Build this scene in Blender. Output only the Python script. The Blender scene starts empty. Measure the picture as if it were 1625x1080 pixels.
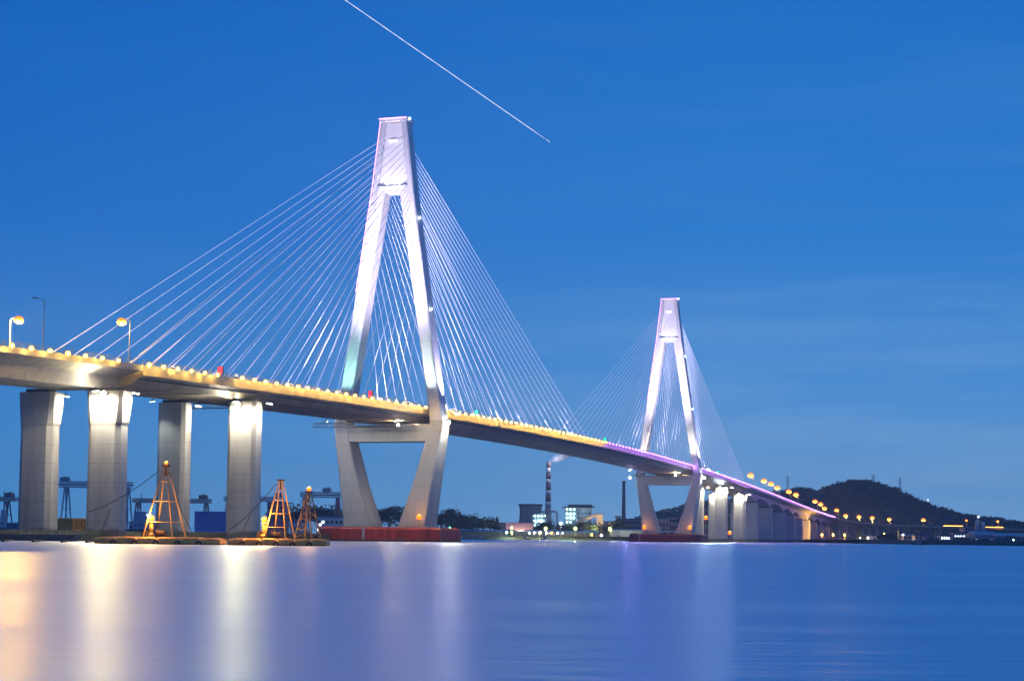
import bpy, math, random
from math import radians, sin, cos, pi, sqrt, atan, exp
from mathutils import Vector, Matrix

random.seed(11)
S = bpy.context.scene
COL = S.collection

# ------------------------------------------------------------------ camera
F, PITCH, ROLL, CAMH = 2675.0, radians(3.5), atan(.011), 2.0
SHIFT = 148.3 / 1625
fw = Vector((0, cos(PITCH), sin(PITCH)))
r0, u0 = Vector((1, 0, 0)), Vector((0, -sin(PITCH), cos(PITCH)))
cR = cos(ROLL) * r0 + sin(ROLL) * u0
cU = cos(ROLL) * u0 - sin(ROLL) * r0
cam = bpy.data.cameras.new('camera')
camo = bpy.data.objects.new('camera', cam)
COL.objects.link(camo)
camo.matrix_world = Matrix(((cR.x, cU.x, -fw.x, 0), (cR.y, cU.y, -fw.y, 0), (cR.z, cU.z, -fw.z, CAMH), (0, 0, 0, 1)))
cam.sensor_width = 36
cam.lens = 36 * F / 1625
cam.shift_y = SHIFT
cam.clip_start, cam.clip_end = .5, 60000
S.camera = camo


def at(px, py, Y):
    """the point at depth Y that the photograph shows at (px, py)"""
    d = fw * F + cR * (px - 812.5) + cU * (540 + SHIFT * 1625 - py)
    k = Y / d.y
    return Vector((d.x * k, Y, CAMH + d.z * k))


# ------------------------------------------------------------------ bridge frame: s along, u across (+ = near side), z up
T1 = Vector((-44.3, 619, 0))
T2 = Vector((101.1, 1081, 0))
AX = (T2 - T1)
SPAN = AX.length
AX = AX / SPAN
NX = Vector((AX.y, -AX.x, 0))
BRZ = math.atan2(AX.y, AX.x)      # heading of the bridge axis


def W(s, u, z):
    return (T1.x + AX.x * s + NX.x * u, T1.y + AX.y * s + NX.y * u, z)


def su(px, u, z=45):
    lo, hi = -340., 1800.
    for _ in range(50):
        m = (lo + hi) / 2
        d = Vector(W(m, u, z)) - Vector((0, 0, CAMH))
        if 812.5 + F * d.dot(cR) / d.dot(fw) < px: lo = m
        else: hi = m
    return lo


def lampz(s):
    t = s / 1000
    if s > 1250: return 27.3 - (s - 1250) * .013
    return 13.85456645 * 0 + 48.54346327 + t * (17.38483098 + t * (-33.11065371 + t * (-12.74254344 + t * 13.85456645)))


def dz(s): return lampz(s) - .7


def interp(tab, x):
    tab = sorted(tab)
    if x <= tab[0][0]: return tab[0][1]
    for (a, b), (c, d) in zip(tab, tab[1:]):
        if x <= c: return b + (d - b) * (x - a) / (c - a)
    return tab[-1][1]


# ------------------------------------------------------------------ mesh builder
class MB:
    def __init__(self, fr=None):
        self.v, self.f, self.fr = [], [], fr

    def add(self, vs, fs):
        n = len(self.v)
        self.v += [tuple(self.fr(*p)) for p in vs] if self.fr else [tuple(p) for p in vs]
        self.f += [tuple(i + n for i in f) for f in fs]
        return self

    def box(self, c, s, rz=0):
        cx, cy, cz = c; a, b, h = s[0] / 2, s[1] / 2, s[2] / 2
        co, si = cos(rz), sin(rz)
        vs = [(cx + x * co - y * si, cy + x * si + y * co, cz + z) for z in (-h, h) for x, y in ((-a, -b), (a, -b), (a, b), (-a, b))]
        return self.add(vs, [(3, 2, 1, 0), (4, 5, 6, 7), (0, 1, 5, 4), (1, 2, 6, 5), (2, 3, 7, 6), (3, 0, 4, 7)])

    def loft(self, rings, cap=True, closed=True):
        n = len(rings[0]); fs = []
        for k in range(len(rings) - 1):
            for i in range(n if closed else n - 1):
                j = (i + 1) % n
                fs.append((k * n + i, k * n + j, (k + 1) * n + j, (k + 1) * n + i))
        if cap:
            fs.append(tuple(reversed(range(n))))
            fs.append(tuple(range((len(rings) - 1) * n, len(rings) * n)))
        return self.add([p for r in rings for p in r], fs)

    def tube(self, a, b, ra, rb=None, n=6):
        a, b = Vector(a), Vector(b); rb = ra if rb is None else rb
        d = (b - a).normalized()
        x = d.orthogonal().normalized(); y = d.cross(x)
        return self.loft([[p + (x * cos(2 * pi * i / n) + y * sin(2 * pi * i / n)) * r for i in range(n)] for p, r in ((a, ra), (b, rb))])

    def path(self, pts, r, n=6):
        for a, b in zip(pts, pts[1:]): self.tube(a, b, r, r, n)
        return self

    def lathe(self, c, prof, n=16):
        return self.loft([[(c[0] + r * cos(2 * pi * i / n), c[1] + r * sin(2 * pi * i / n), c[2] + z) for i in range(n)] for r, z in prof])

    def ball(self, c, r, n=8, m=5, sz=1):
        return self.lathe(c, [(max(.02, r * sin(pi * k / m)), -r * sz * cos(pi * k / m)) for k in range(m + 1)], n)

    def leaves(self, c, rad, num, size, flat=.8, hollow=.45, rng=random):
        for _ in range(num):
            while True:
                p = Vector((rng.uniform(-1, 1), rng.uniform(-1, 1), rng.uniform(-1, 1)))
                if hollow < p.length < 1: break
            q = Vector((c[0] + p.x * rad[0], c[1] + p.y * rad[1], c[2] + p.z * rad[2]))
            nrm = (p + Vector((rng.uniform(-.7, .7), rng.uniform(-.7, .7), rng.uniform(-.3, .9)))).normalized()
            x = nrm.orthogonal().normalized(); y = nrm.cross(x)
            a = rng.uniform(0, 6.28); x, y = x * cos(a) + y * sin(a), y * cos(a) - x * sin(a)
            s1, s2 = size * rng.uniform(.6, 1.3), size * rng.uniform(.5, 1.0)
            self.add([q - x * s1 * .5, q - y * s2 * .5 + nrm * size * .15, q + x * s1 * .5, q + y * s2 * .5 - nrm * size * .1], [(0, 1, 2, 3)])
        return self

    def build(self, name, m, parent=None, loc=None, smooth=False):
        """links ONE mesh object; vertices are in world space, the origin goes to loc (or to the parent's)"""
        o0 = Vector(parent['_o']) if parent is not None else Vector(loc or (0, 0, 0))
        me = bpy.data.meshes.new(name)
        me.from_pydata([(v[0] - o0.x, v[1] - o0.y, v[2] - o0.z) for v in self.v], [], self.f)
        me.update()
        if smooth: me.polygons.foreach_set('use_smooth', [True] * len(me.polygons))
        if m: me.materials.append(m)
        o = bpy.data.objects.new(name, me)
        COL.objects.link(o)
        if parent is not None: o.parent = parent
        else: o.location = o0
        o['_o'] = tuple(o0)
        return o


def tag(o, label=None, cat=None, group=None, kind=None):
    if label: o['label'] = label
    if cat: o['category'] = cat
    if group: o['group'] = group
    if kind: o['kind'] = kind
    return o


def thing(name, label, cat, loc=(0, 0, 0), group=None):
    o = bpy.data.objects.new(name, None)
    o.empty_display_size = .5
    COL.objects.link(o); o.location = loc; o['_o'] = tuple(loc)
    return tag(o, label, cat, group)


def dup(o, loc, rz=None, label=None, parent=None):
    c = o.copy(); COL.objects.link(c)
    if parent is None:
        c.location = loc
        if rz is not None: c.rotation_euler.z = rz
        if label: c['label'] = label
    else: c.parent = parent
    for ch in list(o.children): dup(ch, None, parent=c)
    return c


# ------------------------------------------------------------------ materials
def nodes(name):
    m = bpy.data.materials.new(name); m.use_nodes = True
    nt = m.node_tree
    return m, nt, nt.nodes['Principled BSDF'], nt.links.new


def mat(name, col, rough=.7, var=.25, scale=.3, metal=0., bump=0., streak=False, joint=0., coat=0.):
    m, nt, b, L = nodes(name)
    tc = nt.nodes.new('ShaderNodeTexCoord')
    mp = nt.nodes.new('ShaderNodeMapping')
    mp.inputs['Scale'].default_value = (scale, scale, scale * (.12 if streak else 1))
    L(tc.outputs['Object'], mp.inputs['Vector'])
    n = nt.nodes.new('ShaderNodeTexNoise'); n.inputs['Scale'].default_value = 1; n.inputs['Detail'].default_value = 6; n.inputs['Roughness'].default_value = .62
    L(mp.outputs[0], n.inputs['Vector'])
    r = nt.nodes.new('ShaderNodeValToRGB')
    r.color_ramp.elements[0].position, r.color_ramp.elements[1].position = .3, .72
    r.color_ramp.elements[0].color = [c * (1 - var) for c in col] + [1]
    r.color_ramp.elements[1].color = [min(1, c * (1 + var * .6)) for c in col] + [1]
    L(n.outputs['Fac'], r.inputs['Fac'])
    out = r.outputs['Color']
    if joint:
        sx = nt.nodes.new('ShaderNodeSeparateXYZ'); L(tc.outputs['Object'], sx.inputs[0])
        md = nt.nodes.new('ShaderNodeMath'); md.operation = 'FLOORED_MODULO'; md.inputs[1].default_value = joint; L(sx.outputs['Z'], md.inputs[0])
        lt = nt.nodes.new('ShaderNodeMath'); lt.operation = 'LESS_THAN'; lt.inputs[1].default_value = .17; L(md.outputs[0], lt.inputs[0])
        ml = nt.nodes.new('ShaderNodeMath'); ml.operation = 'MULTIPLY'; ml.inputs[1].default_value = .36; L(lt.outputs[0], ml.inputs[0])
        mx = nt.nodes.new('ShaderNodeMix'); mx.data_type = 'RGBA'; L(ml.outputs[0], mx.inputs['Factor']); L(out, mx.inputs['A'])
        mx.inputs['B'].default_value = [c * .35 for c in col] + [1]
        out = mx.outputs['Result']
        ad = nt.nodes.new('ShaderNodeMath'); ad.operation = 'MULTIPLY_ADD'; L(n.outputs['Fac'], ad.inputs[0]); ad.inputs[1].default_value = -2.6; L(sx.outputs['Z'], ad.inputs[2])
        mt = nt.nodes.new('ShaderNodeMapRange'); L(ad.outputs[0], mt.inputs['Value']); mt.inputs['From Min'].default_value = .9; mt.inputs['From Max'].default_value = 1.9; mt.inputs['To Min'].default_value = .75; mt.inputs['To Max'].default_value = 0
        m2 = nt.nodes.new('ShaderNodeMix'); m2.data_type = 'RGBA'; L(mt.outputs[0], m2.inputs['Factor']); L(out, m2.inputs['A']); m2.inputs['B'].default_value = (.05, .05, .035, 1)
        out = m2.outputs['Result']
    L(out, b.inputs['Base Color'])
    b.inputs['Roughness'].default_value = rough
    b.inputs['Metallic'].default_value = metal
    if bump:
        n2 = nt.nodes.new('ShaderNodeTexNoise'); n2.inputs['Scale'].default_value = scale * 6; n2.inputs['Detail'].default_value = 5
        L(tc.outputs['Object'], n2.inputs['Vector'])
        bp = nt.nodes.new('ShaderNodeBump'); bp.inputs['Strength'].default_value = bump; bp.inputs['Distance'].default_value = .2
        L(n2.outputs['Fac'], bp.inputs['Height']); L(bp.outputs[0], b.inputs['Normal'])
    return m


def emit(name, col, strength):
    m, nt, b, L = nodes(name)
    b.inputs['Base Color'].default_value = (*[min(.8, c) for c in col], 1)
    b.inputs['Emission Color'].default_value = (*col, 1)
    b.inputs['Emission Strength'].default_value = strength
    return m


M = dict(
    concrete=mat('weathered_concrete', (.40, .385, .35), .85, .28, .22, streak=True, joint=4.7, bump=.25),
    wallpier=mat('smooth_concrete', (.40, .40, .39), .85, .2, .18, streak=True, joint=6.5, bump=.2),
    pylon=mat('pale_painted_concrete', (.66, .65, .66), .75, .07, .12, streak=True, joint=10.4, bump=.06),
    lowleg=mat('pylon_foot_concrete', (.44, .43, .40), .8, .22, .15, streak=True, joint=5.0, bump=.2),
    steel=mat('deck_steel_paint', (.36, .30, .22), .6, .3, .25, streak=True, bump=.1),
    asphalt=mat('asphalt', (.05, .05, .05), .9, .2, .5),
    parapet=mat('parapet_concrete', (.38, .36, .33), .8, .25, .4, bump=.2),
    rail=mat('railing_grey', (.35, .35, .36), .5, .15, 1., metal=.5),
    cable=mat('glowing_cable_sheath', (.80, .80, .84), .5, .05, .05),
    red=mat('faded_red_paint', (.52, .05, .03), .6, .55, .5, bump=.3, streak=True),
    darkred=mat('dull_red_paint', (.28, .035, .035), .65, .35, .3, bump=.3),
    orange=mat('worn_orange_steel', (.72, .40, .09), .55, .45, .9, bump=.35),
    yellow=mat('yellow_steel', (.62, .34, .07), .5, .35, 1.2, bump=.2),
    rust=mat('rusty_steel', (.10, .055, .03), .8, .5, 1.5, bump=.4),
    rubber=mat('black_rubber', (.02, .02, .02), .8, .3, 2.),
    rope=mat('dark_rope', (.035, .032, .03), .9, .3, 1.),
    pole=mat('lamp_pole_grey', (.42, .40, .38), .5, .15, 1., metal=.3),
    housing=mat('lamp_housing_dark', (.07, .07, .075), .5, .2, 2.),
    bank=mat('grassy_mud', (.022, .028, .014), .95, .5, .12, bump=.5),
    land=mat('dark_shore_soil', (.045, .05, .035), .95, .5, .03, bump=.5),
    hill=mat('hill_soil', (.05, .07, .05), .95, .5, .02, bump=.5),
    leafa=mat('leaf_dark_green', (.035, .075, .03), .8, .6, .5),
    leafb=mat('leaf_mid_green', (.05, .10, .035), .8, .6, .5),
    leafc=mat('hill_leaves', (.085, .115, .065), .85, .6, .08),
    bark=mat('bark', (.06, .045, .03), .9, .4, 1.),
    craneb=mat('crane_blue_grey', (.30, .31, .40), .6, .3, .2),
    craner=mat('crane_red_oxide', (.40, .17, .18), .6, .3, .2),
    blueshed=mat('blue_cladding', (.035, .16, .42), .55, .15, .1, streak=True),
    greyshed=mat('grey_cladding', (.30, .32, .36), .6, .2, .1, streak=True),
    whitewall=mat('white_render', (.62, .61, .60), .8, .2, .2, streak=True),
    pinkwall=mat('pinkish_render', (.48, .36, .36), .8, .2, .2, streak=True),
    roofdark=mat('dark_roof', (.06, .06, .075), .8, .3, .3),
    roofblue=mat('blue_tin_roof', (.04, .12, .30), .5, .25, .3),
    roofpink=mat('pale_tin_roof', (.55, .40, .38), .6, .25, .3),
    cool=mat('cooling_tower_concrete', (.30, .31, .33), .9, .2, .05, streak=True, joint=9),
    chim=mat('chimney_concrete', (.34, .34, .37), .85, .15, .1, streak=True),
    chimr=mat('chimney_red_band', (.24, .15, .19), .8, .2, .1),
    chimw=mat('chimney_white_band', (.66, .66, .68), .8, .1, .1),
    frame=mat('dark_steel_frame', (.06, .075, .10), .7, .3, .2),
    glassd=mat('dark_window_glass', (.03, .04, .06), .15, .2, .3),
    conv=mat('conveyor_cladding', (.55, .45, .33), .7, .15, .2),
    wood=mat('old_timber', (.30, .20, .09), .85, .4, .8, bump=.3),
    planelight=mat('planelight_white', (.9, .9, .9), 1., .05, .002),
    plane=mat('aircraft_white', (.8, .8, .82), .4, .05, .2),
)
E_ = dict(
    yellow=emit('warm_yellow_lamp', (1, .76, .30), 10), yring=emit('amber_glow_ring', (1, .50, .04), 1.7), vring=emit('violet_glow_ring', (.50, .16, 1), 1.3), oring=emit('orange_glow_shell', (1, .17, .005), 3),
    violet=emit('violet_lamp', (.80, .56, 1), 5),
    sodium=emit('sodium_orange_lamp', (1, .50, .09), 4),
    warning=emit('amber_warning_lamp', (1, .15, .004), 3),
    flood=emit('flood_lens_white', (1, .90, .66), 260),
    pink=emit('pink_neon_tube', (1, .38, .95), 2.2),
    ledge=emit('white_ledge_glow', (.97, .95, 1), 2.2),
    beacon=emit('cold_white_beacon', (.85, 1, 1), 12),
    cyan=emit('mercury_white_lamp', (.55, 1, .95), 6),
    white=emit('cool_white_lamp', (.8, .9, 1), 6),
    green=emit('yellow_green_lamp', (.75, 1, .10), 4),
    teal=emit('teal_lamp', (.15, 1, .6), 5),
    sigred=emit('red_signal_panel', (1, .02, .06), 3.5),
    siggreen=emit('green_signal_panel', (.02, .85, .45), 2.5),
    window=emit('lit_window_pane', (.85, .92, 1), 3.5),
    roadglow=emit('orange_road_glow', (1, .4, .05), 10),
)


cb = M['cable'].node_tree.nodes['Principled BSDF']      # weak emission stands in for floodlight along the stays
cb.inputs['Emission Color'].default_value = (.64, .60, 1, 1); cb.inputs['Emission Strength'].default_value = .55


M['cabledim'] = mat('shaded_cable_sheath', (.62, .62, .68), .5, .05, .05)  # shaded copy: darker colour and weaker emission for the near back-span stays
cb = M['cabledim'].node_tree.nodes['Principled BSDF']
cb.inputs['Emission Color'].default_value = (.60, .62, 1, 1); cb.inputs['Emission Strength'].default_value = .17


def pointlight(name, loc, col, power, radius, parent, target=None, angle=90, blend=.5):
    l = bpy.data.lights.new(name, 'SPOT' if target is not None else 'POINT')
    l.color = col; l.energy = power; l.shadow_soft_size = radius
    o = bpy.data.objects.new(name, l); COL.objects.link(o)
    loc = Vector(loc)
    if target is not None:
        l.spot_size = radians(angle); l.spot_blend = blend
        o.rotation_euler = (Vector(target) - loc).to_track_quat('-Z', 'Y').to_euler()
    if parent is not None:
        o.parent = parent; o.location = loc - Vector(parent['_o'])
    else: o.location = loc
    return o


def floodlight(loc, target, col, power, label, angle=90, blend=.6, lens='flood', size=.6, group=None, radius=.35):
    loc, target = Vector(loc), Vector(target)
    d = (target - loc).normalized()
    x = d.orthogonal().normalized(); y = d.cross(x)
    r = thing('floodlight', label, 'floodlight', tuple(loc), group)
    def ring(p, a): return [p + x * a + y * a, p - x * a + y * a, p - x * a - y * a, p + x * a - y * a]
    MB().loft([ring(loc - d * size * .9, size * .45), ring(loc - d * size * .5, size * .8), ring(loc - d * .05, size)]).build('housing', M['housing'], r)
    MB().loft([ring(loc - d * .04, size * .9), ring(loc + d * .04, size * .88)]).build('lens', E_[lens] if isinstance(lens, str) else lens, r)
    MB().tube(loc - d * size * .6, loc - d * size * .6 + Vector((0, 0, -1.0 if d.z > 0 else 1.0)), .09).build('bracket', M['housing'], r)
    pointlight('flood_beam', loc + d * .3, col, power, radius, r, target, angle, blend)
    return r


# ------------------------------------------------------------------ sky, sun
SUN_EL, SUN_AZ = radians(-3.2), radians(205)
w = bpy.data.worlds.new('World'); S.world = w; w.use_nodes = True
nt = w.node_tree; L = nt.links.new
bg = nt.nodes['Background']
sky = nt.nodes.new('ShaderNodeTexSky'); sky.sky_type = 'NISHITA'; sky.sun_disc = False
sky.sun_elevation = SUN_EL; sky.sun_rotation = SUN_AZ; sky.altitude = 10; sky.air_density = 1.; sky.dust_density = .6; sky.ozone_density = 4
tc = nt.nodes.new('ShaderNodeTexCoord')
sep = nt.nodes.new('ShaderNodeSeparateXYZ'); L(tc.outputs['Generated'], sep.inputs[0])
ramp = nt.nodes.new('ShaderNodeValToRGB')
cr = ramp.color_ramp
cr.elements[0].position = 0; cr.elements[0].color = (.185, .40, .70, 1)
cr.elements[1].position = 1; cr.elements[1].color = (.010, .06, .27, 1)
for p_, c_ in ((.03, (.150, .37, .70)), (.09, (.075, .285, .67)), (.18, (.028, .205, .62)), (.32, (.012, .155, .56)), (.6, (.008, .09, .40))):
    e = cr.elements.new(p_); e.color = (*c_, 1)
L(sep.outputs['Z'], ramp.inputs['Fac'])
# wispy, slightly paler cloud streaks, and a broad slow unevenness
mp = nt.nodes.new('ShaderNodeMapping'); mp.inputs['Scale'].default_value = (3., 3., 34.); L(tc.outputs['Generated'], mp.inputs['Vector'])
nz = nt.nodes.new('ShaderNodeTexNoise'); nz.inputs['Scale'].default_value = 1.6; nz.inputs['Detail'].default_value = 7; nz.inputs['Roughness'].default_value = .55
L(mp.outputs[0], nz.inputs['Vector'])
cr2 = nt.nodes.new('ShaderNodeValToRGB'); cr2.color_ramp.elements[0].position = .44; cr2.color_ramp.elements[1].position = .72
cr2.color_ramp.elements[0].color = (0, 0, 0, 1); cr2.color_ramp.elements[1].color = (.55, .55, .55, 1)
L(nz.outputs['Fac'], cr2.inputs['Fac'])
mix = nt.nodes.new('ShaderNodeMix'); mix.data_type = 'RGBA'
L(cr2.outputs['Color'], mix.inputs['Factor']); L(ramp.outputs['Color'], mix.inputs['A'])
mix.inputs['B'].default_value = (.22, .42, .70, 1)
# the dusk glow of the physical sky on top of the deep blue
def mrange(sock, a, b_, c, d):
    q = nt.nodes.new('ShaderNodeMapRange'); L(sock, q.inputs['Value'])
    for k_, v_ in (('From Min', a), ('From Max', b_), ('To Min', c), ('To Max', d)): q.inputs[k_].default_value = v_
    return q.outputs[0]
def mul(a, b_):
    q = nt.nodes.new('ShaderNodeMath'); q.operation = 'MULTIPLY'; L(a, q.inputs[0]); L(b_, q.inputs[1]); return q.outputs[0]
cm = mul(mul(cr2.outputs['Color'], mrange(sep.outputs['Z'], .05, .19, 1, .12)), mrange(sep.outputs['X'], -.15, .22, .25, 1))
L(cm, mix.inputs['Factor'])
# the western side of the sky is a little deeper
gx = nt.nodes.new('ShaderNodeMix'); gx.data_type = 'RGBA'; gx.blend_type = 'MULTIPLY'
L(mrange(sep.outputs['X'], -.32, .12, 1, 0), gx.inputs['Factor']); L(mix.outputs['Result'], gx.inputs['A']); gx.inputs['B'].default_value = (.45, .76, .90, 1)
sc = nt.nodes.new('ShaderNodeMix'); sc.data_type = 'RGBA'; sc.blend_type = 'ADD'; sc.inputs['Factor'].default_value = .05
L(gx.outputs['Result'], sc.inputs['A']); L(sky.outputs['Color'], sc.inputs['B'])
L(sc.outputs['Result'], bg.inputs['Color'])
bg.inputs['Strength'].default_value = 1.0
sl = bpy.data.lights.new('sun', 'SUN'); sl.energy = 3.6; sl.angle = radians(.5); sl.color = (1, .86, .80)
so = bpy.data.objects.new('sun', sl); COL.objects.link(so)
sd = Vector((sin(SUN_AZ) * cos(SUN_EL), cos(SUN_AZ) * cos(SUN_EL), sin(SUN_EL)))   # towards the sun, already below the horizon
so.rotation_euler = sd.to_track_quat('Z', 'Y').to_euler()

# ------------------------------------------------------------------ water and land
m, nt, b, L = nodes('river_water')
tc = nt.nodes.new('ShaderNodeTexCoord')
b.inputs['Base Color'].default_value = (.74, .75, .83, 1)
b.inputs['Metallic'].default_value = .75
b.inputs['IOR'].default_value = 1.34
b.inputs['Roughness'].default_value = .44
def wnoise(scale, detail):
    mpp = nt.nodes.new('ShaderNodeMapping'); mpp.inputs['Scale'].default_value = scale; L(tc.outputs['Object'], mpp.inputs['Vector'])
    nn = nt.nodes.new('ShaderNodeTexNoise'); nn.inputs['Scale'].default_value = 1; nn.inputs['Detail'].default_value = detail; L(mpp.outputs[0], nn.inputs['Vector'])
    return nn
n1 = wnoise((.012, .11, 1), 5)
n2 = wnoise((.25, 1.1, 1), 3)
n3 = wnoise((.005, .03, 1), 4)
mr = nt.nodes.new('ShaderNodeMapRange'); mr.inputs['From Min'].default_value = .3; mr.inputs['From Max'].default_value = .7
mr.inputs['To Min'].default_value = .31; mr.inputs['To Max'].default_value = .42
L(n1.outputs['Fac'], mr.inputs['Value']); L(mr.outputs[0], b.inputs['Roughness'])
bp1 = nt.nodes.new('ShaderNodeBump'); bp1.inputs['Strength'].default_value = .2; bp1.inputs['Distance'].default_value = .07; L(n1.outputs['Fac'], bp1.inputs['Height'])
bp2 = nt.nodes.new('ShaderNodeBump'); bp2.inputs['Strength'].default_value = .7; bp2.inputs['Distance'].default_value = .08
L(n2.outputs['Fac'], bp2.inputs['Height']); L(bp1.outputs[0], bp2.inputs['Normal']); L(bp2.outputs[0], b.inputs['Normal'])
M['water'] = m
R_ = 4300
mb = MB()
mb.add([(R_ * cos(2 * pi * i / 64), R_ * sin(2 * pi * i / 64), 0) for i in range(64)], [tuple(range(64))])
tag(mb.build('water', m), 'smooth blue river under the bridge at dusk', 'water', kind='structure')

# far shore: shoreline polyline, bank slope, flat land to the horizon
shore = [(-3600, 2000), (-2000, 1600), (-900, 1250), (-500, 1230), (-200, 1280), (0, 1310), (120, 1330), (190, 1420), (230, 1560), (285, 1640), (300, 1500),
         (262, 1290), (275, 1180), (330, 1110), (420, 1060), (600, 1010), (1200, 900), (2500, 760), (3800, 500)]
def inland(i, d):
    a = Vector(shore[max(0, i - 1)]); c = Vector(shore[min(len(shore) - 1, i + 1)])
    t = (c - a).normalized(); n = Vector((-t.y, t.x))
    return Vector(shore[i]) + n * d
mb = MB()
rows = [[(p[0], p[1], -.5) for p in shore]]
rows.append([(*inland(i, 6), 1.3) for i in range(len(shore))])
rows.append([(*inland(i, 16), 3.2) for i in range(len(shore))])
far = []
for i, p in enumerate(shore):
    q = inland(i, 16); k = (q - Vector((0, -2500))); k.normalize()
    far.append((k.x * 4200, max(q.y + 10, k.y * 4200 - 400), 3.4))
rows.append(far)
mb.loft(rows, cap=False, closed=False)
tag(mb.build('ground', M['land'], loc=(0, 1500, 0)), 'dark low land along the far river bank', 'ground', kind='structure')

# low bank the left piers stand on
def xy(px, Y): p = at(px, 850, Y); return (p.x, p.y)
mb = MB()
near = [xy(px, Y) for px, Y in ((-160, 400), (20, 392), (110, 388), (200, 420), (320, 470), (430, 520), (505, 560), (523, 600))]
farb = [xy(px, Y) for px, Y in ((-160, 560), (20, 560), (110, 565), (200, 575), (320, 590), (430, 605), (500, 625), (521, 622))]
mb.loft([[(x, y, -.5) for x, y in near], [(x * 1.004, y + 3.5, 1.5) for x, y in near], [(x * 1.008, y + 9, 2.5) for x, y in near],
         [(x, y - 6, 2.5) for x, y in farb], [(x, y, -.5) for x, y in farb]], cap=False, closed=False)
tag(mb.build('mud_bank', M['bank'], loc=(-120, 480, 0)), 'dark low grassy mud bank around the foot of the left piers', 'ground', kind='structure')

# ------------------------------------------------------------------ the bridge
bridge = thing('cable_stayed_bridge', 'long floodlit cable-stayed bridge with two white pylons crossing the river', 'bridge', W(240, 0, 0))


def strip(prof, s0, s1, step=12., zf=dz):
    n = max(1, int(abs(s1 - s0) / step)); rings = []
    for k in range(n + 1):
        s = s0 + (s1 - s0) * k / n
        rings.append([(s, u, zf(s) + z) for u, z in prof])
    return MB(W).loft(rings)


HB, JT, JE = 15.5, -207., 700.
steelprof = [(-HB, 0), (-HB, -1.9), (-11.5, -4.3), (11.5, -4.3), (HB, -1.9), (HB, 0)]
concprof = [(-HB, 0), (-HB, -.75), (-9.5, -2.2), (-8.2, -5.4), (8.2, -5.4), (9.5, -2.2), (HB, -.75), (HB, 0)]
deck = strip(steelprof, JT, JE).build('deck', M['steel'], bridge)
deck['label'] = 'flat grey steel box deck between the pylons and side piers'
MB(W)
strip([(-14.6, .006), (-14.6, .05), (14.6, .05), (14.6, .006)], JT, JE).build('roadway', M['asphalt'], deck)
for sg in (-1, 1):
    a, b_ = sorted((sg * (HB - .45), sg * (HB + .05)))
    strip([(a, -.35), (a, .75), (b_, .75), (b_, -.35)] if False else [(a, .01), (b_, -.55), (b_, .75), (a, .75)] if sg > 0 else [(a, -.55), (b_, .01), (b_, .75), (a, .75)], JT, JE).build('parapet', M['parapet'], deck)
    mb = MB(W)
    n = int((JE - JT) / 3)
    for k in range(n):
        s = JT + 3 * k; u = sg * (HB - .2); z = dz(s)
        mb.box((s, u, z + 1.3), (.12, .12, 1.2))
    for k in range(0, n - 3, 4):
        s = JT + 3 * k; s2 = s + 12; u = sg * (HB - .2)
        for h in (1.2, 1.55, 1.9): mb.tube((s, u, dz(s) + h), (s2, u, dz(s2) + h), .05, n=4)
    mb.build('railing', M['rail'], deck)
    # maintenance rail under the edge of the box girder
    strip([(sg * 14.2 - .15, -2.95), (sg * 14.2 + .15, -2.95), (sg * 14.2 + .15, -2.6), (sg * 14.2 - .15, -2.6)], JT, JE).build('service_pipe', M['frame'], deck)
# transverse diaphragm ribs on the soffit
mb = MB(W)
for k in range(int((JE - JT) / 15)):
    s = JT + 7 + 15 * k
    mb.box((s, 0, dz(s) - 4.36), (.35, 22.5, .16))
mb.build('soffit_rib', M['steel'], deck)

# approach spans (concrete box girders)
PIERS_L = [-213., -284., -355.]
adeck = strip(concprof, -362, JT - .5).build('approach_deck', M['parapet'], bridge)
strip([(-14.6, .006), (-14.6, .05), (14.6, .05), (14.6, .006)], -362, JT - .5).build('roadway', M['asphalt'], adeck)
WALLS = [772, 848, 925, 985, 1035, 1088, 1140, 1195, 1250]


def haunch(s):
    d = min(abs(s - p) for p in WALLS + [702])
    return -4.2 - 4.2 * max(0, 1 - d / 30) ** 2


def vdeck(s0, s1):
    rings = []; n = int((s1 - s0) / 5)
    for k in range(n + 1):
        s = s0 + (s1 - s0) * k / n; h = haunch(s); z = dz(s)
        rings.append([(s, u, z + q) for u, q in [(-HB, 0), (-HB, -.75), (-9.5, -2.2), (-8.6, h), (8.6, h), (9.5, -2.2), (HB, -.75), (HB, 0)]])
    return MB(W).loft(rings)
bdeck = vdeck(JE + .5, 1300).build('haunched_deck', M['wallpier'], bridge)
strip([(-14.6, .006), (-14.6, .05), (14.6, .05), (14.6, .006)], JE + .5, 1300).build('roadway', M['asphalt'], bdeck)
for dk, s0, s1 in ((adeck, -362, JT - .5), (bdeck, JE + .5, 1300)):
    for sg in (-1, 1):
        a, b_ = sorted((sg * (HB - .45), sg * (HB + .05)))
        strip([(a, .01), (b_, -.55), (b_, .75), (a, .75)] if sg > 0 else [(a, -.55), (b_, .01), (b_, .75), (a, .75)], s0, s1).build('parapet', M['parapet'], dk)
        mb = MB(W); u = sg * (HB - .2)
        for k in range(int((s1 - s0) / 3)):
            s = s0 + 3 * k
            mb.box((s, u, dz(s) + 1.3), (.12, .12, 1.2))
            for h in (1.2, 1.55, 1.9): mb.tube((s, u, dz(s) + h), (s + 3, u, dz(s + 3) + h), .05, n=4)
        mb.build('railing', M['rail'], dk)


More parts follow.
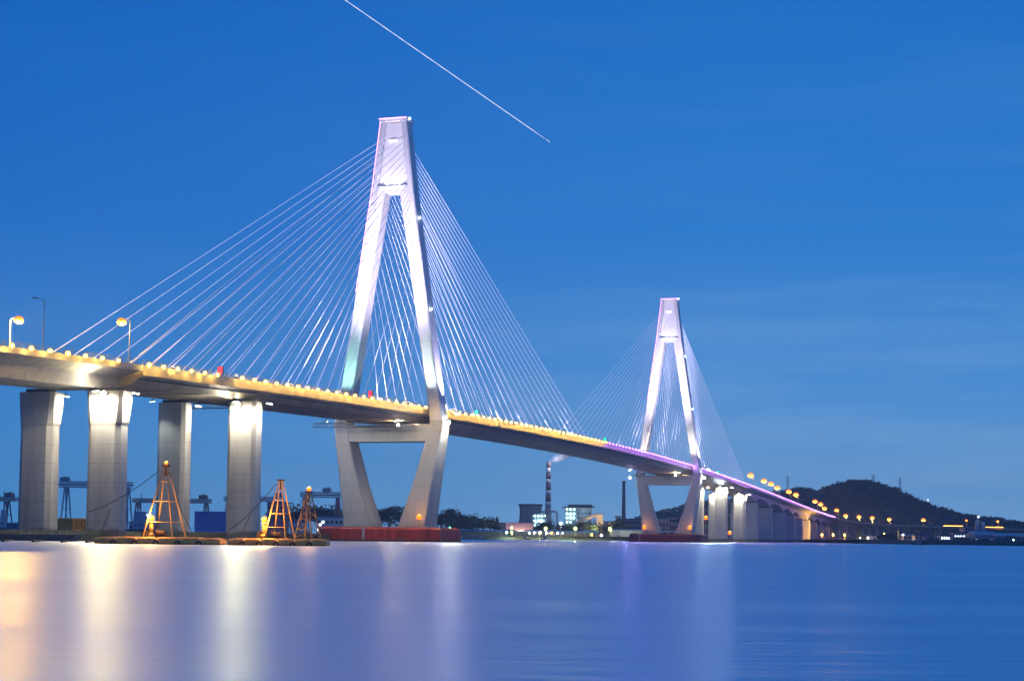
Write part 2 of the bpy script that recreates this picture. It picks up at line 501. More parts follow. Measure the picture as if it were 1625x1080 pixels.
# side piers: pairs of chamfered columns
def octo(s, u, a, b, c, z):
    """chamfered rectangle, a = half length along s, b = half width along u"""
    return [(s - a, u - b + c, z), (s - a, u + b - c, z), (s - a + c * .8, u + b, z), (s + a - c * .8, u + b, z), (s + a, u + b - c, z), (s + a, u - b + c, z), (s + a - c * .8, u - b, z), (s - a + c * .8, u - b, z)]


def column(s, u, ztop, flare, zb=-2.):
    mb = MB(W)
    if flare:
        z0 = ztop - 8.5
        mb.loft([octo(s, u, 2.6, 4.6, 1.2, zb), octo(s, u, 2.5, 4.5, 1.2, z0), octo(s, u + .1, 2.6, 4.65, 1.1, z0 + .8), octo(s, u + .25, 2.9, 4.9, .9, ztop - 2.2), octo(s, u + .25, 2.95, 5.0, .9, ztop)])
    else:
        mb.loft([octo(s, u, 2.7, 4.5, 1.1, zb), octo(s, u, 2.6, 4.4, 1.1, ztop)])
    o = mb.build('pier_column', M['concrete'], bridge)
    MB(W).box((s, u, ztop + .42), (3.6, 6.4, .8)).build('bearing_block', M['frame'], o)
    return o
COLS = []
for s, fl, us in [(-213, True, 9.6), (-284, True, 9.6), (-142, False, 11.2), (480 + 142, False, 8.6), (480 + 213, True, 9.6)]:
    for sg in (1, -1):
        zt = dz(s) - 5.4 - .8 if abs(s + 142) > 1 and s != 622 else dz(s) - 4.3 - .8
        column(s, sg * us, zt, fl); COLS.append((s, sg * us, zt))
for s in WALLS:
    mb = MB(W); zt = dz(s) + haunch(s) - .55
    mb.loft([octo(s, 0, 1.7, 11.2, .5, -2), octo(s, 0, 1.6, 11, .5, zt)])
    o = mb.build('wall_pier', M['wallpier'], bridge)
    MB(W).box((s, 0, zt + .27), (1.6, 15, .5)).build('bearing_block', M['frame'], o)

# pylons
UO = [(155, 5.2), (129, 8.3), (48, 20.2), (43, 21.3), (36, 20.3), (20, 17.8), (6, 15.8), (-2, 15.8)]
WD = [(129.01, 5.5), (48, 4.5), (43, 4.9), (36, 5.6), (20, 7.4), (6, 10.2), (-2, 10.4)]
DP = [(155, 6.0), (129, 6.2), (48, 7.4), (43, 8.2), (6, 13.6), (-2, 13.6)]
fUO = lambda z: interp(UO, z)
fWD = lambda z: interp(WD, z)
fDP = lambda z: interp(DP, z)


def legring(s0, sg, z, w=None):
    o, d = fUO(z), fDP(z) / 2; w = w or fWD(z)
    return octo(s0, sg * (o - w / 2), d, w / 2, .45, z)


def pylon(s0, label):
    mb = MB(W)
    for sg in (1, -1):
        mb.loft([legring(s0, sg, z) for z in (44, 48, 60, 80, 100, 115, 129.2)])
        mb.loft([legring(s0, sg, z, 2.3) for z in (128.6, 140, 150, 155)])
    # recessed wall of the shaft between the two ribs
    rings = []
    for z in (130.9, 140, 148, 154.8):
        a, d = fUO(z) - 2.0, fDP(z) / 2 - 1.0
        rings.append([(s0 - d, -a, z), (s0 - d, a, z), (s0 + d, a, z), (s0 + d, -a, z)])
    mb.loft(rings)
    p = mb.build('pylon', M['pylon'], bridge); p['label'] = label
    for sg in (1, -1):
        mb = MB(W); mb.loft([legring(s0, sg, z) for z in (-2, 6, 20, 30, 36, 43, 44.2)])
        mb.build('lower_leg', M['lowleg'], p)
    a = fUO(131) - .9
    MB(W).box((s0, 0, 129.9), (6.2, 2 * a, 2.4)).build('upper_crossbeam', M['pylon'], p)
    mb = MB(W)
    a = fUO(42.6) - 3; b_ = fUO(36.4) - 3
    mb.loft([[(s0 - 4.2, -b_, 36.4), (s0 - 4.2, b_, 36.4), (s0 + 4.2, b_, 36.4), (s0 + 4.2, -b_, 36.4)], [(s0 - 4.2, -a, 42.4), (s0 - 4.2, a, 42.4), (s0 + 4.2, a, 42.4), (s0 + 4.2, -a, 42.4)]])
    mb.build('lower_crossbeam', M['lowleg'], p)
    MB(W).box((s0, 0, 1.2), (17, 41, 6.4)).build('pile_cap', M['concrete'], p)
    MB(W).box((s0, 0, 155.75), (7.1, 10.9, 1.4)).build('cap', M['pylon'], p)
    d0 = fDP(150) / 2 - 1.0
    MB(W).box((s0 - d0 - .25, -.3, 148), (.5, 3.2, .7)).build('glowing_ledge', E_['ledge'], p)  # lamp-lit ledges of the shaft, their brightness given by emission
    MB(W).box((s0 - 3.2, 0, 130.3), (.3, 9.0, .9)).build('glowing_ledge', E_['ledge'], p)
    mb = MB(W)
    zs = (155.2, 140, 129, 110, 92)
    for za, zb in zip(zs, zs[1:]):
        mb.tube((s0 - fDP(za) / 2 + .35, -fUO(za) - .12, za), (s0 - fDP(zb) / 2 + .35, -fUO(zb) - .12, zb), .16)
    mb.tube((s0 - 3.7, -5.5, 156.2), (s0 - 3.7, 5.5, 156.2), .17)
    mb.build('neon_strip', E_['pink'], p)
    for z in (156.3, 119, 85):
        x = fUO(min(z, 155)) + .5
        q = MB(W).ball((s0 - 1, x, z), .42)
        q.build('beacon_lamp', E_['beacon'], p, smooth=True)
    # stay anchor boxes up the inside of the ribs
    return p
PY = [pylon(0, 'taller-looking nearer white pylon with pink edge lights'), pylon(SPAN, 'smaller-looking farther white pylon')]

# stay cables: four fans of 20 on each pylon
AZ = [149.5 - 2.25 * i for i in range(13)] + [122.5 - 4.3 * (i + 1) for i in range(7)]
cables = []
for pi_, s0 in enumerate((0., SPAN)):
    for side in (-1, 1):
        for sg in (1, -1):
            for i in range(20):
                k = 19 - i
                outer = side * s0 if False else None
                reach = (22 + 10.0 * k) if ((pi_ == 0) == (side < 0)) else (22 + 10.9 * k)
                s = s0 + side * reach
                z = AZ[i]
                ua = fUO(z) - (2.6 if z > 130 else fWD(z) * .5)
                cables.append((pi_, side, sg, (s0 + side * (fDP(z) / 2 - (1.0 if z > 130 else .1)), sg * ua, z), (s, sg * 13.9, dz(s) + .3)))
mb_stuff = MB(W); mb_anchor = MB(W)
rest = 0
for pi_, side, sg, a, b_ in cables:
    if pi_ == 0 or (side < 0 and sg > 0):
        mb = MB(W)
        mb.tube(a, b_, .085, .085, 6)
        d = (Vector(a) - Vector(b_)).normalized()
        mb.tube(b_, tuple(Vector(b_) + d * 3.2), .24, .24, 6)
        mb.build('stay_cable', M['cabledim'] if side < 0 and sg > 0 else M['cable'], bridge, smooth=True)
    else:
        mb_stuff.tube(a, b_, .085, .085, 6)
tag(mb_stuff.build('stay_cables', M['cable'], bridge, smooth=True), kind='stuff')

# ------------------------------------------------------------------ edge lamps in a row along the near parapet
ELIGHT = {}
def edge_proto(colour, label, group):
    r = thing('edge_lamp', label, 'lamp', (0, 0, 0), group)
    MB().ball((0, 0, 0), .27, 8, 5).build('bulb', E_[colour], r, smooth=True)
    q = MB()
    f_ = Vector((.35, -.93, -.12)).normalized(); x = f_.orthogonal().normalized(); y = f_.cross(x)
    ringv = lambda a, d: [f_ * d + (x * cos(2 * pi * i / 12) + y * sin(2 * pi * i / 12)) * a for i in range(12)]
    q.loft([ringv(.05, -.2), ringv(.4, -.16), ringv(.55, .0), ringv(.5, .03), ringv(.32, -.08), ringv(.1, -.1)])
    q.build('glow_ring', E_['yring' if colour == 'yellow' else 'vring'], r)  # emissive ring imitates the coloured halo round the bulb
    if colour not in ELIGHT:
        l = bpy.data.lights.new(colour + '_edge_glow', 'POINT'); l.energy = 780 if colour == 'yellow' else 430; l.color = (1, .60, .09) if colour == 'yellow' else (.55, .22, 1); l.shadow_soft_size = .15; ELIGHT[colour] = l
    lo = bpy.data.objects.new('lamp_glow', ELIGHT[colour]); COL.objects.link(lo); lo.parent = r; lo.location = f_ * .5 + Vector((0, 0, -.75))
    MB().tube((-NX * 1.6 + Vector((0, 0, -.1))), Vector((0, 0, -.3)) - f_ * .2, .06).build('bracket', M['rail'], r)
    return r
first = {}
s = -265.5 - 7.3 * 2
while s < 1248:
    if not (abs(s + 214.3) < 3 or abs(s + 161.6) < 3 or abs(s - 5) < 3.6):
        loc = W(s, HB + 1.6, lampz(s))
        key = 'yellow' if s < 256 else 'violet'
        if key not in first:
            first[key] = edge_proto(key, 'round warm yellow lamp in the row along the near edge of the bridge deck' if key == 'yellow' else 'small violet lamp in the row along the far half of the bridge deck',
                                    'yellow lamps along the bridge edge' if key == 'yellow' else 'violet lamps along the bridge edge')
            first[key].location = loc
        else:
            q = dup(first[key], loc, random.uniform(-.12, .12)); k = random.uniform(.86, 1.08); q.scale = (k, k, k)
    s += 7.3

# lane signals above the parapet
for px, key, lab in ((355, 'sigred', 'red lit signal box above the deck edge left of the nearer pylon'), (592, 'sigred', 'small red lit signal box seen between the legs of the nearer pylon'),
                     (760, 'siggreen', 'green lit signal box above the deck edge right of the nearer pylon'), (963, 'siggreen', 'green lit signal box where the yellow edge lamps turn violet'),
                     (1142, 'siggreen', 'faint green lit signal box on the deck beyond the farther pylon')):
    s = su(px, HB); z = dz(s)
    r = thing('lane_signal', lab, 'signal', W(s, HB - 1, z), 'lane signals on the bridge deck')
    MB(W).tube((s, HB - 1, z), (s, HB - 1, z + 2.4), .1).build('post', M['pole'], r)
    MB(W).box((s, HB - 1, z + 2.3), (.5, 1.7, 2.3)).build('housing', M['housing'], r)
    mb = MB(W)
    for h in (1.75, 2.85): mb.lathe((0, 0, 0), [(.1, 0)], 3) if False else mb.box((s - .28, HB - 1, z + h), (.06, 1.2, .85))
    mb.build('signal_panel', E_[key], r)


# ------------------------------------------------------------------ street lamps
def street_lamp(base, toward, label, h=11.5, lit='sodium', arm=2.4, group='street lamps on the bridge and its approach', r=.42, hr=.5, power=0):
    base = Vector(base); t = Vector(toward).normalized()
    o = thing('street_lamp', label, 'street lamp', tuple(base), group)
    MB().tube(base, base + Vector((0, 0, h)), .17, .10, 8).build('pole', M['pole'], o)
    tip = base + Vector((0, 0, h + .5)) + t * arm
    MB().path([base + Vector((0, 0, h - .1)), base + Vector((0, 0, h + .35)) + t * arm * .4, tip], .08).build('arm', M['pole'], o)
    MB().loft([[tip + t * a + Vector((-t.y, t.x, 0)) * b_ + Vector((0, 0, z)) for a, b_ in ((-.5, -.25), (.6, -.2), (.6, .2), (-.5, .25))] for z in (.0, .22)]).build('lamp_head', M['housing'], o)
    if lit:
        MB().ball(tip + Vector((0, 0, -.1 - r * .8)), r * 1.45, 12, 8, .8).build('glow_shell', E_['oring'], o, smooth=True)  # oversized emissive ball imitates the orange halo of the lamp
        MB().lathe(tip + Vector((0, 0, -.1 - r * 1.0)), [(r * 1.2, -.45 * r), (r * 1.5, -.25 * r), (r * 1.52, .0), (r * 1.5, .2 * r), (r * 1.3, .45 * r)], 12).build('bulb', E_[lit], o, smooth=True)
        if power: pointlight('lamp_glow', tip + Vector((0, 0, -1.2 - 2 * r)), (1, .60, .11), power, .4, o)
    return o
s_ = su(18, -13, 50); street_lamp(W(s_, -13.4, dz(s_)), NX, 'lit orange street lamp at the far left end with its arm pointing right', power=60000, r=.8)
s_ = su(73, 14, 48); street_lamp(W(s_, 13.4, dz(s_)), -NX, 'unlit street lamp pole between the two lit ones at the left', 12.5, None)
s_ = su(209, 14, 48); street_lamp(W(s_, 13.4, dz(s_)), -NX, 'lit orange street lamp over the second column with its arm pointing left', power=20000, r=.8)
words = ['first and highest orange street lamp right of the farther pylon', 'left of the cluster of three orange street lamps on the approach', 'bright middle orange street lamp of the cluster of three on the approach',
         'short right street lamp of the cluster of three on the approach', 'left one of the pair of bright orange lamps below the hill ridge', 'right one of the pair of bright orange lamps below the hill ridge',
         'upper left lamp of the tight orange bunch before the hill', 'upper right lamp of the tight orange bunch before the hill', 'lowest lamp of the tight orange bunch before the hill', 'orange street lamp just past the end of the violet lamp row']
for (px, h), wd in zip(((1196, 11.5), (1217, 11.5), (1228, 11.5), (1238, 10.5), (1256, 11.5), (1267, 11.5), (1297, 12.5), (1306, 12), (1312, 9), (1331, 11)), words):
    s_ = su(px, 13.4, 40); street_lamp(W(s_, 13.4, dz(s_)), -NX, wd, h, r=1.6, power=6000)

# ------------------------------------------------------------------ floodlights
WARM, COLD, LAV = (1, .93, .74), (.85, 1, .95), (.87, .75, 1)
e_lav = emit('lavender_flood_lens', (.9, .85, 1), 4)
nm = {0: ('front', 'second'), 1: ('front', 'first')}
def pf(s, u, zt, front, side, lab, pw=17000, col=WARM):
    if front:
        floodlight(W(s - 6.6, u + .3, zt - .5), W(s - 2.2, u, 8), col, pw * 1.15, 'bright floodlight shining down the front of ' + lab, 168, .5)
    if side:
        floodlight(W(s - .3, u + 7.6, zt - .6), W(s, u + 4.0, 8), col, pw * .9, 'bright floodlight shining down the right side of ' + lab, 168, .5)
pf(-213, 9.6, COLS[0][2], 1, 1, 'the second column from the left')
pf(-142, 11.2, COLS[4][2], 1, 1, 'the fourth column from the left')
floodlight(W(-213, -2.6, COLS[1][2] - 1.0), W(-213, -5.8, 12), WARM, 8000, 'dim floodlight on the right side of the first column', 95, .7)
floodlight(W(-142, -3.8, COLS[5][2] - 1.0), W(-142, -7.2, 12), WARM, 8000, 'dim floodlight on the right side of the third column', 95, .7)
floodlight(W(-150, -14.2, COLS[5][2] - .2), W(-146, -12, 8), COLD, 5000, 'cold white floodlight left of the head of the third column', 90, .7, lens='beacon')
pf(622, 8.6, COLS[6][2], 1, 1, 'the first column beyond the farther pylon', 15000)
pf(622, -8.6, COLS[7][2], 1, 1, 'the far first column past the farther pylon', 13000)
pf(693, 9.6, COLS[8][2], 1, 1, 'the last paired column beyond the farther pylon', 15000)
pf(693, -9.6, COLS[9][2], 1, 0, 'the far second column past the farther pylon', 12000)
for s0, nmx in ((0, 'nearer'), (SPAN, 'farther')):
    # pylon feet
    floodlight(W(s0 - .5, 25.6, 46.5), W(s0, 19, 22), WARM, 24000 if s0 == 0 else 12000, 'floodlight under the deck edge on the right foot of the %s pylon' % nmx, 100, .7)
    floodlight(W(s0 - 2, -25.4, 46.0), W(s0, -19.5, 22), WARM, 12000, 'floodlight beside the left foot of the %s pylon' % nmx, 100, .7)
    # the pylon itself, lit from the deck
    for u, wd in ((4.5, 'near'), (-4.5, 'far')):
        for d, wd2, pw in ((-58, 'before', 560000), (46, 'behind', 250000)):
            s = s0 + d
            floodlight(W(s, u, dz(s) + 1.6), W(s0, u * .8, 136), LAV, pw, 'lavender floodlight on the %s side of the deck %s the %s pylon' % (wd, wd2, nmx), 70, .9, lens=e_lav, size=.55, radius=.5)
    for u, wd in ((2.2, 'right'), (-2.2, 'left')):
        floodlight(W(s0 - 4.2, u, 131.25), W(s0 - 2.0, u * .8, 140), (.9, .84, 1), 650, 'small floodlight on the %s of the upper crossbeam of the %s pylon' % (wd, nmx), 168, .4, size=.16, lens=e_lav)
    # lower part of the legs
    floodlight(W(s0 - 17, -13.2, dz(s0) + 1.5), W(s0 - 4, -16.5, 74), (.46, 1, .80) if s0 == 0 else (1, .82, .55), 34000, ('mint green' if s0 == 0 else 'warm') + ' floodlight at the foot of the left leg of the %s pylon' % nmx, 80, .7, lens='beacon' if s0 == 0 else 'flood')
    floodlight(W(s0 - 17, 13.2, dz(s0) + 1.5), W(s0 - 4, 16.5, 74), (.85, 1, .88) if s0 == 0 else (1, .90, .72), 40000, ('pale green' if s0 == 0 else 'warm') + ' floodlight at the foot of the right leg of the %s pylon' % nmx, 80, .7, lens='beacon' if s0 == 0 else 'flood')
    floodlight(W(s0 + 1, 23.4, dz(s0) + .5), W(s0 + 1, 15.5, 92), (.80, .70, 1), 120000, 'violet floodlight on the outer side of the right leg of the %s pylon' % nmx, 60, .7, lens='violet')
    # added floods that brighten the fans of cables
    for u, wd in ((12.2, 'near'), (-12.2, 'far')):
        for d, wd2 in ((-1, 'back'), (1, 'main')):
            floodlight(W(s0 + d * 14, u, dz(s0) + 1.4), W(s0 + d * 85, u, 100), (.86, .76, 1) if d > 0 else (.85, .90, 1), ((60000 if d > 0 else 9000) if s0 == 0 else (22000 if d > 0 else 6000)),
                       'added floodlight aimed along the %s cables on the %s side of the %s pylon' % (wd2, wd, nmx), 110, .6, lens=e_lav, size=.5, radius=.5)

for s0, nmx in ((0, 'nearer'), (SPAN, 'farther')):  # added rows of floods along the deck to brighten the cables
    for u, wd in ((15.2, 'near'), (-12.4, 'far')):
        for d, wd2 in ((-1, 'back'), (1, 'main')):
            if s0: wd2 = {'back': 'main', 'main': 'back'}[wd2]
            for q, pw, w3 in ((48, 1, 'innermost'), (84, 1, 'second'), (120, 1, 'middle'), (156, 1, 'fourth'), (192, 1, 'outermost')):
                s = s0 + d * q; pw = (8000 if d > 0 else 5000) if s0 == 0 else (3500 if d > 0 else 3500)
                floodlight(W(s, u, dz(s) + 1.2), W(s - d * 12, u * .7, dz(s) + 40), (.86, .78, 1), pw, '%s added floodlight under the %s cables on the %s side of the %s pylon' % (w3, wd2, wd, nmx), 140, .6, lens=e_lav, size=.4, radius=.4)
for s0, nmx in ((0, 'nearer'), (SPAN, 'farther')):  # added floods under the deck to light the pylon feet
    for u, wd in ((13, 'right'), (-13, 'left')):
        floodlight(W(s0 - 30, u, dz(s0 - 30) - 5.2), W(s0 - 4, u * 1.35, 22), (1, .95, .84), 15000 if s0 == 0 else 2500, 'added floodlight under the deck lighting the %s foot of the %s pylon' % (wd, nmx), 110, .7, size=.4)
for s, u, d, wd in ((-9, 6, -1, 'left'), (9, 6, 1, 'right'), (SPAN - 9, 6, -1, 'far left'), (SPAN + 9, 6, 1, 'far right')):  # added uplights that give the deck underside an amber glow
    z = dz(s) - 5.6
    floodlight(W(s, u, z), W(s + d * 45, u - 2, z + 3), (1, .72, .38), 16000, 'added amber uplight on the lower crossbeam shining along the deck underside to the ' + wd, 140, .8, size=.35)
for s, u, lab in ((-220, 8, 'second column'), (-150, 7, 'fourth column')):  # added uplights to brighten the underside by the column heads
    for d, wd in ((-1, 'left'), (1, 'right')):
        z = dz(s) - 7.4
        floodlight(W(s + (5 if d > 0 else 0) + d * 2, u + 5, z), W(s + d * 22, u - 4, z + 5.5), WARM, 4500, 'small added uplight %s of the head of the %s shining along the deck underside' % (wd, lab), 130, .7, size=.35)

for s, u, z, pw, col, lab in ((-217, 10.5, 35.9, 44000, (1, .86, .40), 'head of the second column'), (-146.4, 11.2, 38.6, 38000, (1, .86, .42), 'head of the fourth column'), (-6, 24.5, 43, 18000, (1, .90, .86), 'right shoulder of the nearer pylon'),
                              (SPAN - 6, 24.0, 41, 44000, (.66, .9, 1), 'right shoulder of the farther pylon'), (612, 13, 38, 40000, (.70, .9, 1), 'first column past the farther pylon'), (SPAN - 6, -24.4, 41, 32000, (.6, .45, 1), 'left shoulder of the farther pylon')):
    floodlight(W(s, u, z), W(s - 140, u + 25, 0), col, pw, 'added floodlight facing the river from the ' + lab, 120, .8, size=.45)  # added floods that throw columns of light onto the water

# ------------------------------------------------------------------ fenders round the pylon feet
def fender(s0, m, label, patch):
    r = thing('floating_fender', label, 'fender', W(s0, 0, 0))
    A, B, h = 13.5, 23.5, 5.2
    def ring(g, z): return [(s0 + x, y, z) for x, y in ((-A + g, -B + 3.5 + g * .4), (-A + 2.5 + g, -B + g), (A - 2.5 - g, -B + g), (A - g, -B + 3.5 + g * .4), (A - g, B - 3.5 - g * .4), (A - 2.5 - g, B - g), (-A + 2.5 + g, B - g), (-A + g, B - 3.5 - g * .4))]
    body = MB(W).loft([ring(0, -1), ring(.1, 4.4), ring(1.0, h), ring(3.4, h), ring(3.6, 1)], cap=False).build('ring_wall', m, r)
    MB(W).loft([ring(-.25, -.6), ring(-.25, .7), ring(.05, .75), ring(.05, -.6)], cap=False).build('waterline_band', M['rust'], r)
    mb = MB(W)
    for k in range(30):
        u = -B + 4.2 + k * 1.32
        for z in (1.6, 2.6, 3.6): mb.box((s0 - A - .02, u, z), (.14, .28, .28))
    mb.build('stud_rows', M['rust'], r)
    MB(W).box((s0 - A - .05, patch, 2.6), (.2, 1.1, 5.0)).build('joint_strip', M['pinkwall'], r)
    mb = MB(W)
    for k in range(17):
        u = -B + 3 + k * 2.6
        mb.tube((s0 - A + 2, u, h), (s0 - A + 2, u, h + 1.0), .05, n=4)
    mb.tube((s0 - A + 2, -B + 3, h + 1), (s0 - A + 2, B - 3, h + 1), .05, n=4)
    mb.build('guard_rail', M['rail'], r)
    return r
fender(0, M['red'], 'bright red floating fender round the foot of the nearer pylon', -5)
fender(SPAN, M['darkred'], 'dark red floating fender round the foot of the farther pylon', -16)


def warning_post(p, label, h=3.0, r=.75, power=1500):
    p = Vector(p)
    o = thing('warning_light', label, 'warning light', tuple(p), 'amber warning lights near the water')
    MB().tube(p, p + Vector((0, 0, h)), .22, .16, 8).build('post', M['yellow'], o)
    MB().lathe(p + Vector((0, 0, h)), [(.5, 0), (.55, .15), (.3, .25)], 8).build('collar', M['rust'], o)
    MB().ball(p + Vector((0, 0, h + .25 + r * .8)), r, 10, 6).build('lamp_globe', E_['warning'], o, smooth=True)
    pointlight('lamp_glow', p + Vector((0, 0, h + .3 + 2 * r)), (1, .42, .08), power, .3, o)
    return o
warning_post(W(-11.5, 15.6, 5.2), 'amber warning light on the right end of the bright red fender', 2.6, .9, 900)
warning_post(W(SPAN - 11.5, -13.5, 5.2), 'amber warning light on the left end of the dark red fender', 2.8, 1.2, 900)
warning_post(W(SPAN - 11.5, 16, 5.2), 'amber warning light on the right end of the dark red fender', 2.8, 1.2, 900)
p = at(1120, 822, 1290); warning_post((p.x, p.y, 2), 'amber warning light left of the first lit column beyond the farther pylon', 15, 1.5, 4000)
p = at(1158, 848, 1215); warning_post((p.x, p.y, .3), 'amber warning light low in front of the lit columns beyond the farther pylon', 5.2, 1.3, 4000)
# low floating boom in front of the columns beyond the farther pylon
mb = MB(); a = at(1118, 858, 1205); b_ = at(1172, 858, 1230)
for k in range(12):
    p, q = a.lerp(b_, k / 12), a.lerp(b_, (k + .9) / 12)
    mb.tube((p.x, p.y, .5), (q.x, q.y, .5), .9, n=8)
tag(mb.build('floating_boom', M['rust'], loc=(a.x, a.y, 0)), 'dark floating boom along the foot of the lit columns beyond the farther pylon', 'boom')


# ------------------------------------------------------------------ under-deck inspection gantries
def gantry_truss(s, u0_, u1_, z, label, h=1.5, wd=1.8):
    r = thing('inspection_gantry', label, 'gantry', W(s, (u0_ + u1_) / 2, z), 'inspection gantries under the deck')
    mb = MB(W); n = int(abs(u1_ - u0_) / 1.6)
    for a in (-wd / 2, wd / 2):
        for zz in (0, h): mb.tube((s + a, u0_, z + zz), (s + a, u1_, z + zz), .09, n=4)
        for k in range(n):
            p, q = u0_ + (u1_ - u0_) * k / n, u0_ + (u1_ - u0_) * (k + 1) / n
            mb.tube((s + a, p, z), (s + a, p, z + h), .06, n=4); mb.tube((s + a, p, z), (s + a, q, z + h), .06, n=4)
    mb.build('truss', M['frame'], r)
    mb = MB(W); mb.box((s, (u0_ + u1_) / 2, z + .05), (wd, abs(u1_ - u0_), .08)); mb.build('walkway', M['rail'], r)
    mb = MB(W)
    for u in (u0_ * .85, u1_ * .85): mb.tube((s, u, z + h), (s, u, dz(s) - 3.6), .12, n=4)
    mb.build('hanger', M['frame'], r)
gantry_truss(-16, -24, 13, dz(-16) - 6.6, 'lattice inspection gantry under the deck left of the nearer pylon')
gantry_truss(-134, -13, 12, dz(-134) - 6.3, 'lattice inspection gantry between the heads of the third and fourth columns')
gantry_truss(SPAN - 16, -20, 13, dz(SPAN - 16) - 6.6, 'lattice inspection gantry under the deck beside the farther pylon')


# ------------------------------------------------------------------ derrick pontoons
def pontoon(px0, px1, Y, label, masts, lamp, seed):
    rng = random.Random(seed)
    a, b_ = at(px0, 855, Y), at(px1, 855, Y)
    cx, wdt = (a.x + b_.x) / 2, b_.x - a.x
    r = thing('derrick_pontoon', label, 'work pontoon', (cx, Y, 0), 'orange derrick pontoons')
    n = 6; seg = wdt / n
    for k in range(n):
        x0, x1 = cx - wdt / 2 + k * seg + .04, cx - wdt / 2 + (k + 1) * seg - .04
        h = 1.35 + rng.uniform(-.06, .1); e0, e1 = (1.3 if k == 0 else .35), (1.3 if k == n - 1 else .35)
        prof = [(-3.4, -.4), (-3.75, .3), (-3.5, h * .8), (-2.9, h), (2.9, h), (3.5, h * .8), (3.75, .3), (3.4, -.4)]
        rings = []
        for x, sc_ in ((x0, .72), (x0 + e0, 1), (x1 - e1, 1), (x1, .72)):
            rings.append([(x, Y + y, (z if z < .4 else .4 + (z - .4) * sc_)) for y, z in prof])
        MB().loft(rings).build('float_tank', M['orange'], r)
    for k in range(5):
        x = cx - wdt / 2 + (k + .9) * wdt / 5.9
        mb = MB()
        for j in range(10):
            t0, t1 = 2 * pi * j / 10, 2 * pi * (j + 1) / 10
            mb.tube((x + .42 * cos(t0), Y - 3.85, .22 + .42 * sin(t0)), (x + .42 * cos(t1), Y - 3.85, .22 + .42 * sin(t1)), .15, n=6)
        mb.build('tyre_fender', M['rubber'], r)
    # deck rail
    mb = MB()
    for k in range(11):
        x = cx - wdt / 2 + 1.6 + k * .52
        mb.tube((x, Y - 3, 1.4), (x, Y - 3, 2.3), .035, n=4)
    mb.tube((cx - wdt / 2 + 1.6, Y - 3, 2.3), (cx - wdt / 2 + 6.8, Y - 3, 2.3), .035, n=4)
    mb.build('deck_rail', M['rust'], r)
    for mpx, mh, half, rot, cap in masts:
        mx = at(mpx, 850, Y).x
        def foot(j): return Vector((mx + half * sqrt(2) * cos(rot + pi / 2 * j), Y + half * sqrt(2) * sin(rot + pi / 2 * j), 1.45))
        def top(j): return Vector((mx + .38 * cos(rot + pi / 2 * j), Y + .38 * sin(rot + pi / 2 * j), mh))
        mb = MB()
        for j in range(4): mb.tube(foot(j), top(j), .15, .11, 8)
        for lv in (.18, .42, .66) if half < 2.2 else (.2, .5, .78):
            for j in range(4):
                mb.tube(foot(j).lerp(top(j), lv), foot((j + 1) % 4).lerp(top((j + 1) % 4), lv), .07, n=5)
        if half < 2.0:
            lvs = (0, .18, .42, .66, .9)
            for la, lb in zip(lvs, lvs[1:]):
                for j in range(4): mb.tube(foot(j).lerp(top(j), la), foot((j + 1) % 4).lerp(top((j + 1) % 4), lb), .06, n=4)
        mast = mb.build('mast', M['yellow'], r)
        MB().box((mx, Y, mh + .1), (1.25, 1.0, .22), rot).build('crown_plate', M['rust'], mast)
        mb = MB(); mb.tube((mx, Y, mh), (mx, Y, mh - 1.4), .12); mb.ball((mx, Y, mh - 1.5), .3); mb.build('pulley_block', M['rust'], mast)
        if cap:
            MB().ball((mx, Y, mh + .55), .42 if cap > 1 else .34, 8, 5).build('top_lamp', E_['warning'], mast, smooth=True)
            pointlight('lamp_glow', (mx, Y - .2, mh + 1.3), (1, .55, .18), 1600, .2, r)
    lx = at(lamp, 850, Y).x
    mb = MB(); mb.lathe((lx, Y - 1, 1.3), [(.55, 0), (.6, .5), (.35, .8), (.42, 1.5), (.36, 2.6), (.5, 2.7), (.3, 2.9)], 10)
    lp = mb.build('lamp_stand', M['yellow'], r)
    MB().ball((lx, Y - 1, 4.75), .55, 10, 6).build('lamp_globe', E_['warning'], lp, smooth=True)
    pointlight('lamp_glow', (lx, Y - 2.2, 5.2), (1, .5, .14), 3500, .3, r)
    # winch, engine box, crates
    mx = at(masts[0][0], 850, Y).x
    mb = MB(); mb.tube((mx - 1.3, Y - .8, 2.0), (mx + .2, Y - .8, 2.0), .55, n=12); mb.tube((mx - 1.4, Y - .8, 2.0), (mx - 1.3, Y - .8, 2.0), .8, n=12); mb.tube((mx + .2, Y - .8, 2.0), (mx + .3, Y - .8, 2.0), .8, n=12)
    mb.build('winch', M['rust'], r)
    mb = MB(); mb.box((mx - 3.4, Y + .6, 1.9), (1.6, 1.4, 1.0)); mb.box((mx - 3.4, Y + .6, 2.5), (1.2, 1.0, .3)); mb.tube((mx - 3.8, Y + .6, 2.5), (mx - 3.8, Y + .6, 3.4), .08)
    mb.build('engine_box', M['rust'], r)
    return r, cx, wdt
pontoon(157, 355, 311, 'larger orange pontoon at left with one tall tapering mast', [(261, 14.4, 2.9, .55, 1)], 242, 3)
pontoon(366, 521, 312, 'orange pontoon by the bright red fender carrying two tapering masts', [(444, 12.0, 2.1, .5, 0), (489, 9.9, 1.75, .35, 2)], 420, 4)


